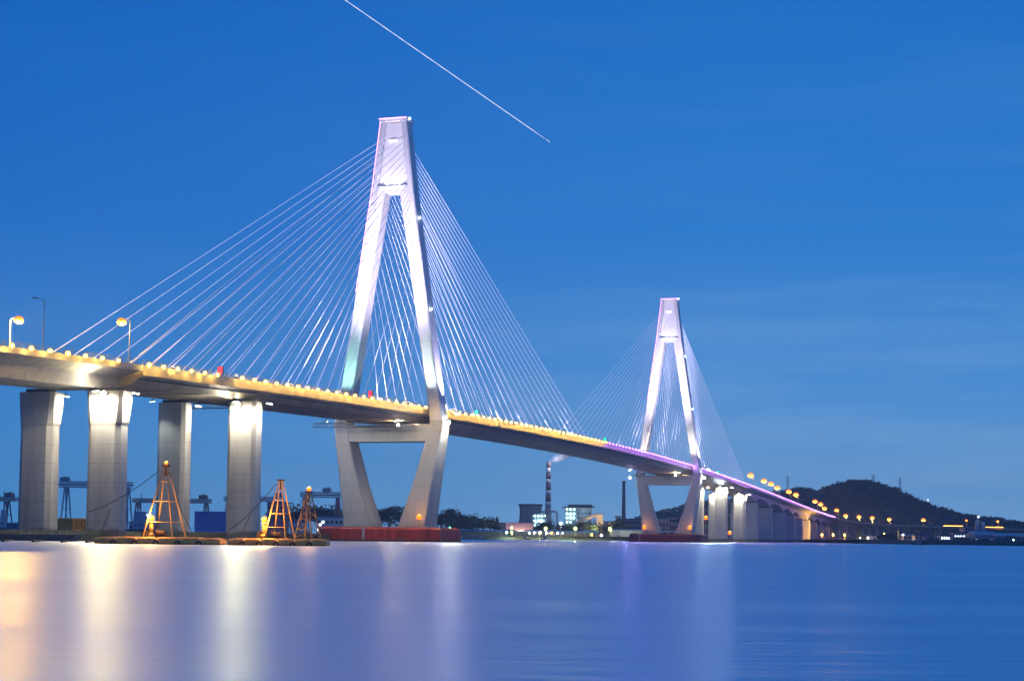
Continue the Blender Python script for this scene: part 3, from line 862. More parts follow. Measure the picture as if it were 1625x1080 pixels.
def sag(a, b_, d, n=10):
    a, b_ = Vector(a), Vector(b_)
    return [a.lerp(b_, k / n) - Vector((0, 0, d * 4 * (k / n) * (1 - k / n))) for k in range(n + 1)]
def rope(pts, label, r=.07):
    mb = MB(); mb.path(pts, r, 5)
    tag(mb.build('mooring_rope', M['rope'], loc=tuple(pts[-1])), label, 'rope', 'ropes of the derrick pontoons')
P1t = at(254, 745, 311); P1e = at(140, 812, 330)
rope(sag(P1t, P1e, .9), 'dark slack rope running left from the tall mast past the second column')
rope([at(176, 806, 322), at(158, 852, 314)], 'dark rope dropping from the slack line to the left end of the larger pontoon')
rope(sag(at(268, 748, 311), at(306, 845, 318), 1.2), 'dark rope from the tall mast down to the right end of its pontoon')
rope(sag(at(438, 767, 312), at(362, 842, 330), .7), 'dark slack rope running left from the plain mast of the two-mast pontoon')
rope([at(397, 816, 320), at(382, 850, 313)], 'short rope hanging from the slack line onto the two-mast pontoon')
rope([at(486, 782, 312), at(462, 822, 318)], 'pale rope leading left from the lamp-topped lattice mast', .06)
# floating pipes in the water at the left edge
for i, (x0, x1) in enumerate(((4, 19), (52, 66), (98, 108), (137, 152))):
    a, b_ = at(x0, 860, 330), at(x1, 853, 372)
    mb = MB(); mb.tube((a.x, a.y, .12), (b_.x, b_.y, .12), .28, .22, 8)
    mb.tube((a.x, a.y, .12), (a.x, a.y, .7), .1, .08, 6)
    tag(mb.build('floating_pipe', M['rust'], loc=(a.x, a.y, 0)), 'thin dark pipe afloat before the mud bank, ' + ['at the left edge of the picture', 'below the first column', 'between the first and second columns', 'touching the left end of the larger pontoon'][i], 'pipe', 'pipes afloat before the bank')
# dark mooring barge hull along the bank front
mb = MB()
a, b_ = at(4, 850, 384), at(112, 850, 380)
mb.loft([[(a.x - 2, a.y, 0), (b_.x, b_.y, 0), (b_.x, b_.y + 6, 0), (a.x - 2, a.y + 6, 0)], [(a.x - 3.5, a.y - .5, 1.5), (b_.x + 1.5, b_.y - .5, 1.5), (b_.x + 1.5, b_.y + 6.5, 1.5), (a.x - 3.5, a.y + 6.5, 1.5)]])
br = thing('flat_barge', 'flat dark barge moored in front of the first column', 'barge', (a.x, a.y, 0))
mb.build('hull', M['frame'], br)
mb = MB()
for k in range(9):
    q = a.lerp(b_, (k + .5) / 9); mb.tube((q.x, q.y + .2, 1.5), (q.x, q.y + .2, 2.5), .05, n=4)
mb.tube((a.x, a.y + .2, 2.5), (b_.x, b_.y + .2, 2.5), .05, n=4)
mb.build('guard_rail', M['rail'], br)

# cabin and crates between the first two columns
p0, p1 = at(92, 838, 500), at(118, 838, 500)
c = thing('site_cabin', 'low dark green cabin between the first and second columns', 'cabin', ((p0.x + p1.x) / 2, 500, 2.4))
MB().box(((p0.x + p1.x) / 2 + 1.2, 500, 4.2), (p1.x - p0.x + 3, 5, 3.6)).build('wall', mat('green_cabin_paint', (.09, .11, .08), .7, .3, .5), c)
MB().box(((p0.x + p1.x) / 2 + 2.4, 500, 6.15), (p1.x - p0.x + 6, 6, .25)).build('roof', M['whitewall'], c)
for px, lab in ((123, 'left of the two tall timber crates beside the green cabin'), (136, 'right of the two tall timber crates beside the green cabin')):
    q = at(px, 838, 497)
    k = thing('timber_crate', lab, 'crate', (q.x, q.y, 2.4), 'crates between the columns')
    wv = 2.1 if px < 130 else 1.3
    MB().box((q.x, q.y, 4.2), (wv, 1.8, 3.5)).build('panel', M['wood'], k)
    mb = MB()
    for sx in (-wv / 2, wv / 2): mb.box((q.x + sx, q.y - .95, 4.2), (.18, .14, 3.6))
    for z in (2.7, 4.2, 5.8): mb.box((q.x, q.y - .98, z), (wv, .12, .18))
    mb.build('batten', M['yellow'], k)


# ------------------------------------------------------------------ far left bank: shipyard gantry cranes and sheds
def gantry_crane(px0, px1, ytop, Y, label, m, legs=(0, 1), house=.5, thick=4.0, mleg=None):
    a, b_ = at(px0, ytop, Y), at(px1, ytop, Y)
    zt = a.z; zb = 3.4; wd = b_.x - a.x
    r = thing('gantry_crane', label, 'crane', (a.x, Y, zb), 'gantry cranes of the shipyard')
    g = MB()
    for dy in (-5, 5):
        g.box(((a.x + b_.x) / 2, Y + dy, zt - .35), (wd, 1.0, .7)); g.box(((a.x + b_.x) / 2, Y + dy, zt - thick + .35), (wd, 1.0, .7))
        n = max(4, int(wd / 5))
        for k in range(n):
            x, x2 = a.x + wd * k / n, a.x + wd * (k + 1) / n
            g.tube((x, Y + dy, zt - thick), (x, Y + dy, zt), .35, n=4); g.tube((x, Y + dy, zt - thick), (x2, Y + dy, zt), .3, n=4)
        g.box(((a.x + b_.x) / 2, Y + dy + .2, zt - thick * .5), (wd, .3, thick * .3))
    g.build('girder', m, r)
    for f_ in legs:
        x = a.x + wd * (.06 + .88 * f_)
        l = MB()
        for dy in (-9, 9):
            l.tube((x - .5, Y + dy * .5, zt - thick), (x - 3.0, Y + dy, zb), .8, .6, 6); l.tube((x + .5, Y + dy * .5, zt - thick), (x + 3.0, Y + dy, zb), .8, .6, 6)
            l.tube((x - 1.9, Y + dy * .8, (zt * .45 + zb * .55)), (x + 1.9, Y + dy * .8, (zt * .45 + zb * .55)), .4, n=5)
        l.box((x, Y, zb + .6), (8, 20, 1.2))
        l.build('leg', mleg or m, r)
    h = MB(); hx = a.x + wd * house
    h.box((hx, Y, zt + 1.7), (7, 9, 3.2)); h.box((hx + .6, Y, zt + 3.6), (3.5, 5, .8))
    for k in range(4): h.tube((hx - 3 + 2 * k, Y, zt + 3), (hx - 3 + 2 * k, Y, zt + 5 + (k % 2)), .12, n=4)
    h.build('machinery_house', m, r)
    return r
gantry_crane(-60, 28, 787, 1500, 'dark red gantry crane at the left edge behind the first column', M['craner'], (.86,), .85)
gantry_crane(94, 210, 763, 1480, 'tall blue-grey gantry crane seen between the first two columns', M['craneb'], (.05, 1), .08, 5.5)
gantry_crane(212, 335, 790, 1520, 'long low reddish gantry crane behind the third column', M['craner'], (0, 1), .9, 4.0)
gantry_crane(357, 450, 787, 1500, 'blue-grey gantry crane passing behind the fourth column', M['craneb'], (0, .86), .92, 4.4, M['craner'])
gantry_crane(478, 560, 780, 1460, 'blue-grey gantry crane left of the nearer pylon foot', M['craneb'], (.02, .74), .5, 4.8, M['craner'])


def shed(px0, px1, py, Y, label, wall, roof, depth=30, gable=.18, zb=3.4, name='warehouse', cat='warehouse', windows=0, lit=False, rows=1, door=False, group=None):
    a, b_ = at(px0, py, Y), at(px1, py, Y)
    h = a.z - zb; wd = b_.x - a.x; cx = (a.x + b_.x) / 2
    r = thing(name, label, cat, (cx, Y, zb), group)
    hw = h * (1 - gable)
    MB().box((cx, Y + depth / 2, zb + hw / 2), (wd, depth, hw)).build('wall', wall, r)
    mb = MB(); o = .6
    mb.loft([[(x, Y - o, zb + hw), (x, Y + depth + o, zb + hw), (x, Y + depth + o, zb + hw + .3), (x, Y + depth / 2, zb + h), (x, Y - o, zb + hw + .3)] for x in (a.x - o, b_.x + o)])
    mb.build('roof', roof, r)
    for k in range(windows):
        for j in range(rows):
            x = a.x + wd * (k + .5) / windows; z = zb + hw * (j + .5) / rows
            ws, hs = min(wd / windows * .55, 3.2), min(hw / rows * .5, 2.0)
            f_ = MB().box((x, Y - .1, z), (ws + .3, .2, hs + .3)).build('window', M['frame'], r)
            MB().box((x, Y - .22, z), (ws, .06, hs)).build('pane', E_['window'] if lit is True or (lit and (k * 7 + j * 3) % lit == 0) else M['glassd'], f_)
    if door:
        MB().box((cx + wd * .2, Y - .12, zb + hw * .3), (min(5, wd * .3), .22, hw * .6)).build('door', M['roofdark'], r)
    return r
shed(309, 361, 810, 1000, 'large plain blue hall between the third and fourth columns', M['blueshed'], M['roofblue'], 30, .05, 3.2)
shed(205, 250, 826, 1420, 'grey low shipyard hall behind the second column', M['greyshed'], M['roofdark'], 25, .15, windows=5)
shed(0, 30, 828, 1420, 'low hall under the left edge gantry crane', M['roofblue'], M['pinkwall'], 20, .15)
shed(460, 480, 824, 1400, 'white low workshop left of the lattice mast', M['whitewall'], M['roofdark'], 15, .2, windows=3)
shed(502, 545, 819, 1390, 'white two-storey building left of the nearer pylon foot', M['whitewall'], M['greyshed'], 15, .1, windows=6, rows=2, lit=5)
shed(424, 452, 795, 1450, 'tall dark reddish hull block behind the plain mast', M['craner'], M['frame'], 30, .04, windows=3, rows=3, name='ship_block', cat='ship block')
# moored ship superstructure seen between the second and third columns
def ship(px0, px1, Y, label):
    a, b_ = at(px0, 845, Y), at(px1, 845, Y); wd = b_.x - a.x
    r = thing('moored_ship', label, 'ship', (a.x, Y, 0), 'ships at the yard')
    MB().loft([[(a.x - 3, Y, 4.8), (a.x + wd * .9, Y - 4, 4.8), (b_.x + 4, Y, 5.2), (a.x + wd * .9, Y + 4, 4.8)], [(a.x, Y, -.5), (a.x + wd * .9, Y - 3, -.5), (b_.x, Y, -.5), (a.x + wd * .9, Y + 3, -.5)]]).build('hull', M['frame'], r)
    s_ = MB()
    for k, (w_, h_) in enumerate(((.42, 5), (.36, 4), (.28, 3))): s_.box((a.x + wd * .3, Y, 5 + sum((5, 4, 3)[:k]) + h_ / 2), (wd * w_, 6, h_))
    st = s_.build('superstructure', M['greyshed'], r)
    MB().path([(a.x + wd * .3, Y, 16.8), (a.x + wd * .3, Y, 30)], .35).build('mast', M['craneb'], r)
    mb = MB()
    for k in range(4): mb.box((a.x + wd * (.18 + .08 * k), Y - 3.1, 7.8), (wd * .04, .1, 1.2))
    mb.build('window_band', M['glassd'], st)
    return r
ship(206, 262, 1180, 'moored grey ship with a stepped white bridge behind the second column')
ship(0, 16, 1175, 'part of a moored ship at the left edge of the picture')


def lamp_post(px, py, Y, key, label, r=.7, zb=3.4, group='small lamps along the far bank', power=0):
    p = at(px, py, Y)
    o = thing('shore_lamp', label, 'lamp', (p.x, Y, zb), group)
    if p.z - zb > .5: MB().tube((p.x, Y, zb), (p.x, Y, p.z), .14, .1, 6).build('pole', M['pole'], o)
    MB().ball((p.x, Y, p.z), r, 8, 5).build('lamp_globe', E_[key], o, smooth=True)
    if power: pointlight('lamp_glow', (p.x, Y - r - .6, p.z + .2), {'cyan': (.6, 1, .95), 'green': (.9, 1, .4), 'white': (.8, .9, 1), 'teal': (.2, 1, .7)}.get(key, (1, .5, .1)), power, .4, o)
    return o
lamp_post(3, 827, 1300, 'teal', 'teal lamp low at the left edge of the picture', 1.1)
lamp_post(232, 817, 1300, 'white', 'upper white yard lamp left of the tall mast', 1.0)
lamp_post(226, 822, 1300, 'cyan', 'lower greenish white yard lamp left of the tall mast', 1.0)
lamp_post(508, 832, 1350, 'white', 'warm white lamp before the two-storey white building', 1.0)

# ------------------------------------------------------------------ trees
def crown_mesh(kind, seed):
    rng = random.Random(seed); mb = MB()
    if kind == 'round':
        for _ in range(7):
            c_ = (rng.uniform(-.30, .30), rng.uniform(-.3, .3), rng.uniform(.42, .82))
            k = rng.uniform(.16, .27)
            mb.leaves(c_, (k * 1.15, k * 1.15, k * .85), 75, .085, hollow=.3, rng=rng)
    elif kind == 'cone':
        for k in range(9):
            z = .15 + .8 * k / 9; rr = .26 * (1 - k / 10)
            mb.leaves((rng.uniform(-.02, .02), 0, z), (rr, rr, .07), 55, .07, hollow=.2, rng=rng)
    else:
        for _ in range(6):
            c_ = (rng.uniform(-.55, .55), rng.uniform(-.3, .3), rng.uniform(.25, .7))
            k = rng.uniform(.2, .32)
            mb.leaves(c_, (k * 1.4, k, k), 75, .11, hollow=.3, rng=rng)
    return mb


def tree_proto(kind, seed, m):
    r = thing('tree', '', 'tree'); rng = random.Random(seed + 50)
    mb = MB(); top = .9 if kind == 'cone' else .6
    mb.tube((0, 0, 0), (.01, 0, .3), .03, .022, 7); mb.tube((.01, 0, .3), (.0, .01, top), .022, .008, 6)
    for k in range(5):
        a = rng.uniform(0, 6.28); z = rng.uniform(.25, .5); q = .08 if kind == 'cone' else .22
        mb.tube((.01, 0, z), (q * cos(a), q * sin(a), z + .2), .012, .005, 5)
    mb.build('trunk', M['bark'], r)
    crown_mesh(kind, seed).build('crown', m, r)
    return r
protos = {('round', 0): tree_proto('round', 1, M['leafa']), ('round', 1): tree_proto('round', 2, M['leafb']), ('round', 2): tree_proto('round', 5, M['leafa']),
          ('cone', 0): tree_proto('cone', 3, M['leafa']), ('bush', 0): tree_proto('bush', 4, M['leafa']), ('bush', 1): tree_proto('bush', 8, M['leafb'])}
used = set()
def tree(px, ytop, Y, kind, var, label, wide=1., group=None, zb=3.2, name=None):
    top = at(px, ytop, Y); h = max(1.5, top.z - zb); key = (kind, var)
    o = protos[key] if key not in used else dup(protos[key], (0, 0, 0))
    used.add(key)
    o.location = (top.x, Y, zb); o.scale = (h * wide, h * wide, h / .96); o.rotation_euler.z = random.uniform(0, 6.28)
    o.name = name or ('bush' if kind == 'bush' else 'conifer_tree' if kind == 'cone' else 'leafy_tree')
    o['label'] = label; o['category'] = 'bush' if kind == 'bush' else 'tree'
    if group: o['group'] = group
    return o
G1 = 'trees on the far bank right of the nearer pylon'
for px, yt, Y, k, v, wd, lab in (
    (700, 812, 1480, 'round', 0, 1.5, 'dark broad tree behind the amber light of the bright red fender'),
    (714, 808, 1500, 'round', 2, 1.5, 'tall dark tree second to the right of the nearer pylon foot'),
    (727, 805, 1520, 'round', 0, 1.5, 'tallest dark tree in the clump right of the nearer pylon'),
    (738, 812, 1500, 'round', 1, 1.5, 'dark tree sloping down from the tallest of the clump right of the nearer pylon'),
    (748, 814, 1520, 'round', 2, 1.4, 'dark tree under the thin mast right of the nearer pylon'),
    (720, 824, 1400, 'round', 1, 1.7, 'lower greyish tree in front of the tallest dark tree'),
    (738, 827, 1380, 'round', 0, 1.7, 'lower green tree at the front of the clump right of the nearer pylon'),
    (768, 815, 1400, 'round', 1, 1.5, 'rounded green tree standing apart right of the dark clump'),
    (758, 824, 1380, 'round', 2, 1.5, 'small green tree left of the rounded green tree'),
    (778, 823, 1390, 'round', 0, 1.4, 'low tree touching the right side of the rounded green tree'),
    (789, 818, 1410, 'cone', 0, 1.0, 'slim pointed tree left of the cooling tower'),
    (601, 803, 1500, 'round', 0, 1.6, 'dark tree seen low between the feet of the nearer pylon on the left'),
    (618, 802, 1500, 'round', 2, 1.6, 'dark tree seen low in the middle between the feet of the nearer pylon'),
    (636, 801, 1480, 'round', 0, 1.6, 'dark tree seen between the feet of the nearer pylon on the right'),
    (470, 797, 1560, 'round', 2, 1.6, 'dark tree behind the white low workshop between the masts'),
    (486, 800, 1560, 'round', 0, 1.8, 'dark tree behind the lattice mast'),
    (513, 799, 1540, 'round', 1, 1.7, 'dark tree behind the two-storey white building, left one'),
    (532, 800, 1540, 'round', 2, 1.7, 'dark tree behind the two-storey white building, right one')):
    tree(px, yt, Y, k, v, lab, wd, G1)
G2 = 'trees in front of the power plant'
for px, yt, Y, k, v, wd, lab in (
    (858, 828, 1390, 'round', 1, 1.6, 'green tree left of the yellow-green lamp by the lit boiler house'),
    (873, 824, 1400, 'round', 2, 1.5, 'dark tree just under the pipe bridge of the plant'),
    (890, 829, 1380, 'round', 1, 1.7, 'tree between the pipe bridge and the lit frame building'),
    (905, 832, 1370, 'round', 0, 1.7, 'low tree left of the second yellow-green lamp'),
    (925, 827, 1390, 'round', 0, 1.6, 'dark tree in front of the sloping conveyor gallery, left one'),
    (938, 825, 1400, 'round', 2, 1.6, 'dark tree in front of the sloping conveyor gallery, right one'),
    (952, 829, 1390, 'round', 1, 1.5, 'tree at the foot of the conveyor tower'),
    (973, 824, 1400, 'round', 0, 1.4, 'tree left of the dark slim chimney'),
    (998, 829, 1380, 'round', 1, 1.6, 'tree in front of the pale plant block below the dark slim chimney'),
    (822, 826, 1450, 'round', 2, 1.4, 'small tree behind the pink-roofed shed')):
    tree(px, yt, Y, k, v, lab, wd, G2)
for px, yt, Y, v, wd, lab in ((982, 849, 1290, 0, 1.5, 'dark round bush on the water edge left of the dark red fender'),
                              (1367, 843, 1660, 1, 1.1, 'dark bush at the right end of the orange lit piers'),
                              (1403, 845, 1400, 0, 1.6, 'wide dark bush on the right bank below the low viaduct, left one'),
                              (1416, 846, 1380, 1, 1.5, 'wide dark bush on the right bank below the low viaduct, right one'),
                              (1478, 851, 1300, 0, 1.6, 'low bush on the right bank left of the lit windows'),
                              (1604, 848, 1300, 1, 1.6, 'dark bush near the right edge of the picture')):
    tree(px, yt, Y, 'bush', v, lab, wd, 'bushes along the far bank')

# ------------------------------------------------------------------ power plant
p = at(870.5, 733, 1560)
r = thing('striped_chimney', 'tall red and white banded chimney trailing smoke', 'chimney', (p.x, 1560, 3.4))
H = p.z; rad = lambda z: 3.1 - 1.1 * (z / H)
MB().lathe((p.x, 1560, 0), [(rad(3), 3), (rad(H * .42), H * .42)], 20).build('lower_shaft', M['chim'], r, smooth=True)
n = 8
for k in range(n):
    za, zb = H * .42 + (H * .58) * k / n, H * .42 + (H * .58) * (k + 1) / n
    MB().lathe((p.x, 1560, 0), [(rad(za), za), (rad(zb), zb)], 20).build('band', M['chimw'] if k % 2 == 0 else M['chimr'], r, smooth=True)
m, nt, b, L = nodes('chimney_smoke')
nt.nodes.remove(b)
v = nt.nodes.new('ShaderNodeVolumePrincipled'); v.inputs['Color'].default_value = (.95, .95, .97, 1); v.inputs['Anisotropy'].default_value = .2
tcn = nt.nodes.new('ShaderNodeTexCoord'); nn = nt.nodes.new('ShaderNodeTexNoise'); nn.inputs['Scale'].default_value = .07; nn.inputs['Detail'].default_value = 4
L(tcn.outputs['Object'], nn.inputs['Vector'])
mm = nt.nodes.new('ShaderNodeMapRange'); mm.inputs['From Min'].default_value = .35; mm.inputs['From Max'].default_value = .7; mm.inputs['To Min'].default_value = .01; mm.inputs['To Max'].default_value = .35
L(nn.outputs['Fac'], mm.inputs['Value']); L(mm.outputs[0], v.inputs['Density'])
L(v.outputs[0], nt.nodes['Material Output'].inputs['Volume'])
mb = MB(); rings = []
for k in range(9):
    t = k / 8; c_ = Vector((p.x + 1 + 26 * t, 1560, H + 1 + 8.5 * t ** .6)); q = 1.6 + 5.2 * sin(pi * min(1, t * .9 + .05)) * (1 - .3 * t)
    if k == 8: q = .6
    rings.append([(c_.x + q * .5 * sin(2 * pi * i / 12), c_.y + q * cos(2 * pi * i / 12), c_.z + q * sin(2 * pi * i / 12)) for i in range(12)])
mb.loft(rings)
pointlight('top_lamp', (p.x + 6, 1552, H + 2), (.95, .95, 1), 9000, 1., r)  # added fill light that brightens the smoke plume
tag(mb.build('smoke_plume', m, loc=(p.x, 1560, H)), 'pale smoke drifting right from the banded chimney', 'smoke', kind='stuff')

p = at(842, 800, 1500)
r = thing('cooling_tower', 'grey waisted cooling tower left of the lit boiler house', 'cooling tower', (p.x, 1500, 3.4))
h = p.z - 3.4
prof = [(14.2 - 6.6 * t + 4.8 * t * t if False else 9.6 + 4.6 * (1 - t / .75) ** 2 if t < .75 else 9.6 + 2.2 * (t - .75) ** 2 * 6, 3.4 + h * t) for t in [k / 12 for k in range(13)]]
MB().lathe((p.x, 1500, 0), prof + [(prof[-1][0] - .8, prof[-1][1]), (prof[-1][0] - .8, prof[-1][1] - 6)], 32).build('shell', M['cool'], r, smooth=True)
MB().lathe((p.x, 1500, 0), [(prof[-1][0] + .05, prof[-1][1] - .9), (prof[-1][0] + .4, prof[-1][1] - .8), (prof[-1][0] + .4, prof[-1][1] + .3), (prof[-1][0] - .2, prof[-1][1] + .3)], 32).build('rim', M['frame'], r)

p = at(990, 763, 1540)
r = thing('slim_chimney', 'dark slim reddish chimney left of the farther pylon', 'chimney', (p.x, 1540, 3.4))
MB().lathe((p.x, 1540, 0), [(2.1, 3.4), (1.7, p.z * .55), (1.35, p.z)], 16).build('shaft', M['chimr'], r, smooth=True)
MB().lathe((p.x, 1540, 0), [(1.45, p.z - 1.5), (1.75, p.z - 1.3), (1.75, p.z + .1), (1.2, p.z + .1)], 16).build('crown_ring', M['frame'], r)


def lit_frame(px0, px1, ytop, ybot, Y, label, cols, rows_, key, depth=20, skip=(), roofover=0, roofx=0):
    a, b_ = at(px0, ytop, Y), at(px1, ytop, Y); zb = 3.4; zt = a.z; wd = b_.x - a.x; z0 = at(px0, ybot, Y).z
    r = thing('boiler_house', label, 'industrial building', ((a.x + b_.x) / 2, Y, zb), 'boiler houses of the power plant')
    mb = MB(); mb.box(((a.x + b_.x) / 2, Y + depth * .6, (zb + zt) / 2), (wd * .9, depth * .7, zt - zb)); mb.build('core', M['greyshed'], r)
    mb = MB()
    for k in range(cols + 1): mb.box((a.x + wd * k / cols, Y, (zb + zt) / 2), (.6, .6, zt - zb))
    for j in range(rows_ + 2):
        z = z0 + (zt - z0) * j / rows_ - (zt - z0) / rows_ * .0
        if z < zt + .1: mb.box(((a.x + b_.x) / 2, Y - .35, z), (wd, .5, .5)); mb.box(((a.x + b_.x) / 2, Y + depth * .12, z), (wd, depth * .24, .2))
    mb.build('steel_frame', M['frame'], r)
    for j in range(rows_):
        for k in range(cols):
            if (k, j) in skip: continue
            MB().ball((a.x + wd * (k + .5) / cols, Y - .7, z0 + (zt - z0) * (j + .62) / rows_), .8, 6, 4).build('lamp', E_[key], r, smooth=True)
    pointlight('yard_glow', ((a.x + b_.x) / 2, Y - 4, (z0 + zt) / 2), (.6, 1, .95), 14000, 2.0, r)
    if roofover:
        mb = MB(); mb.loft([[(a.x + x, Y + y, z) for x, y in ((-2, -2), (wd + roofover, -2), (wd + roofover, depth + 4), (-2, depth + 4))] for z in (zt + .6, zt + 1.0)])
        mb.loft([[(a.x + wd * .35 + x, Y + y, z) for x, y in ((0, 0), (wd * .7 + roofover * .8, 0), (wd * .7 + roofover * .8, depth), (0, depth))] for z in (zt + 1.0, zt + 2.8)])
        for k in range(7): mb.tube((a.x + wd * .1 + k * (wd + roofover) / 8, Y, zt + 1), (a.x + wd * .1 + k * (wd + roofover) / 8, Y, zt + 4 + (k * 37 % 5)), .15, n=4)
        mb.build('roof', M['frame'], r)
        mb = MB(); mb.box((a.x + wd + roofover * .42, Y + depth * .5, (zb + zt) / 2), (roofover * .75, depth * .8, zt - zb)); mb.build('side_block', M['craneb'], r)
        mb = MB()
        for j in range(4):
            for k in range(4): mb.box((a.x + wd + roofover * (.14 + .18 * k), Y + depth * .1 - .1, zb + (zt - zb) * (.3 + .17 * j)), (roofover * .1, .15, 1.3))
        mb.build('louvre_panel', M['glassd'], r)
    return r
lit_frame(846, 868, 815, 838, 1430, 'lower boiler house with cyan-white lamps right of the cooling tower', 4, 3, 'cyan', 16, {(2, 0), (3, 0), (3, 1)})
lit_frame(897, 914, 805, 832, 1440, 'tall boiler house with a grid of white lamps under a wide flat roof', 3, 4, 'cyan', 26, {(2, 0)}, 17)
# pipe bridge (inverted U)
a, b_ = at(866, 811, 1410), at(884, 811, 1410)
r = thing('pipe_bridge', 'dark inverted-U pipe bridge right of the banded chimney', 'pipe', (a.x, 1410, 3.4))
MB().path([(a.x - 4, 1410, a.z - .5), (a.x, 1410, a.z), (b_.x - 1, 1410, a.z), (b_.x, 1410, a.z - 1.2), (b_.x, 1410, 3.4)], .75, 8).build('duct', M['craneb'], r)
mb = MB()
for f_ in (.25, .5, .75):
    x = a.x + (b_.x - a.x) * f_; mb.tube((x, 1410, 3.4), (x, 1410, a.z - .6), .2, n=5)
mb.tube((a.x, 1410, 3.4), (a.x, 1410, a.z), .4, n=6)
mb.build('support', M['greyshed'], r)
# conveyor gallery
p0, p1 = at(916, 829, 1395), at(947, 817, 1395)
r = thing('conveyor_gallery', 'pale sloping conveyor gallery rising to a small square tower', 'conveyor', (p1.x, 1395, 3.4))
MB().loft([[(q.x, 1395 + y, q.z + z) for y, z in ((-2, -.9), (2, -.9), (2, 1.2), (0, 1.8), (-2, 1.2))] for q in (p0, p1)]).build('gallery', M['conv'], r)
mb = MB()
for k in range(8):
    q = p0.lerp(p1, (k + .5) / 8); mb.box((q.x, 1392.93, q.z + .3), (.9, .1, .7))
mb.build('window_strip', M['glassd'], r)
mb = MB()
for f_ in (.3, .6, .85):
    q = p0.lerp(p1, f_); mb.tube((q.x - .8, 1395, 3.4), (q.x, 1395, q.z - .9), .25, n=5); mb.tube((q.x + .8, 1395, 3.4), (q.x, 1395, q.z - .9), .25, n=5)
mb.build('trestle', M['frame'], r)
tp = at(951.5, 815.5, 1395)
tw = MB().box((tp.x, 1395, (3.4 + tp.z) / 2), (5.2, 6, tp.z - 3.4)).build('transfer_tower', M['conv'], r)
MB().box((tp.x, 1395, tp.z + .2), (5.8, 6.6, .4)).build('tower_roof', M['roofdark'], tw)
mb = MB()
for z in (6, 10, 14): mb.box((tp.x - .4, 1391.96, z), (1.5, .1, 1.4))
mb.build('tower_window', M['glassd'], tw)
pointlight('yard_glow', (tp.x - 5, 1380, 11), (1, .72, .4), 16000, 1., r)
GS = 'low sheds of the power plant'
x_ = shed(804, 845, 828, 1360, 'low shed with a pale pink roof left of the boiler houses', M['greyshed'], M['roofpink'], 26, .55, windows=5, group=GS)
pointlight('yard_glow', at(826, 822, 1350), (1, .6, .4), 16000, 1., x_).name = 'roof_lamp_glow'
shed(790, 806, 828, 1420, 'grey flat shed under the cooling tower', M['greyshed'], M['roofdark'], 26, .1, group=GS)
shed(955, 975, 826, 1400, 'pale block right of the conveyor tower', M['conv'], M['roofpink'], 20, .1, windows=3, group=GS)
shed(978, 985, 818, 1420, 'narrow white block below the dark slim chimney', M['whitewall'], M['roofdark'], 14, .05, windows=2, rows=4, group=GS)
shed(986, 1016, 822, 1430, 'wide grey block with many windows behind the farther pylon foot', M['greyshed'], M['roofdark'], 16, .08, windows=7, rows=3, group=GS)
shed(972, 1022, 838, 1330, 'long grey low shed left of the dark red fender', M['greyshed'], M['roofblue'], 24, .2, group=GS, door=True)
shed(1040, 1062, 822, 1420, 'pinkish block seen between the feet of the farther pylon, left one', M['pinkwall'], M['roofpink'], 24, .1, windows=4, rows=2, group=GS)
shed(1062, 1076, 817, 1430, 'taller pinkish block with a dark roof between the feet of the farther pylon', M['pinkwall'], M['roofdark'], 20, .1, windows=3, rows=3, group=GS)
shed(1050, 1112, 838, 1345, 'long pale shed behind the right foot of the farther pylon', M['greyshed'], M['roofdark'], 18, .2, windows=6, group=GS)
# long quay shed with an open dark side on the shore
a, b_ = at(724, 841, 1325), at(950, 841, 1332)
r = thing('quay_shed', 'very long low dark blue quay shed along the far shore', 'shed', ((a.x + b_.x) / 2, 1330, 3.3))
mb = MB(); mb.loft([[(x, 1326, a.z - .5), (x, 1342, a.z - .5), (x, 1342, a.z - .1), (x, 1334, a.z + .9), (x, 1326, a.z - .1)] for x in (a.x, b_.x)]); mb.build('roof', M['roofblue'], r)
MB().box(((a.x + b_.x) / 2, 1341, (3.3 + a.z - .5) / 2), (b_.x - a.x - 1, .3, a.z - .5 - 3.3)).build('back_wall', M['greyshed'], r)
for k in range(24):
    x = a.x + (b_.x - a.x) * (k + .5) / 24
    MB().box((x, 1327, (3.2 + a.z - .5) / 2), (.35, .35, a.z - .5 - 3.2)).build('post', M['rail'], r)
# little boats on the shore under the lamps
for i, (px, lab) in enumerate(((732, 'dark small boat moored left of the quay shed'), (750, 'dark small boat with a low cabin, second from the left of the quay shed'), (764, 'dark small boat before the middle of the dark bank'),
                               (866, 'pale small boat under the row of shore lamps'), (834, 'dark blue small boat left of the shore lamp row'), (1460, 'small boat lying below the right bank'))):
    Y = 1285 if px < 1000 else 1040
    p = at(px, 856, Y); r = thing('small_boat', lab, 'boat', (p.x, Y, 0), 'small boats along the far shore')
    hl = 4.2
    MB().loft([[(p.x + x * k2, Y + y * k2, z) for x, y in ((-hl, -.9), (hl * .6, -1.1), (hl, 0), (hl * .6, 1.1), (-hl, .9))] for z, k2 in ((-.2, .8), (.7, 1.0), (1.1, 1.04))]).build('hull', M['whitewall'] if px == 866 else M['frame'], r)
    c_ = MB().box((p.x - .6, Y, 1.8), (2.6, 1.5, 1.5)).build('cabin', M['greyshed'] if i % 2 else M['whitewall'], r)
    MB().box((p.x - .6, Y, 2.62), (3.0, 1.8, .14)).build('cabin_roof', M['roofblue'], c_)
    MB().box((p.x - .6, Y - .77, 2.0), (1.9, .05, .6)).build('cabin_window', M['glassd'], c_)

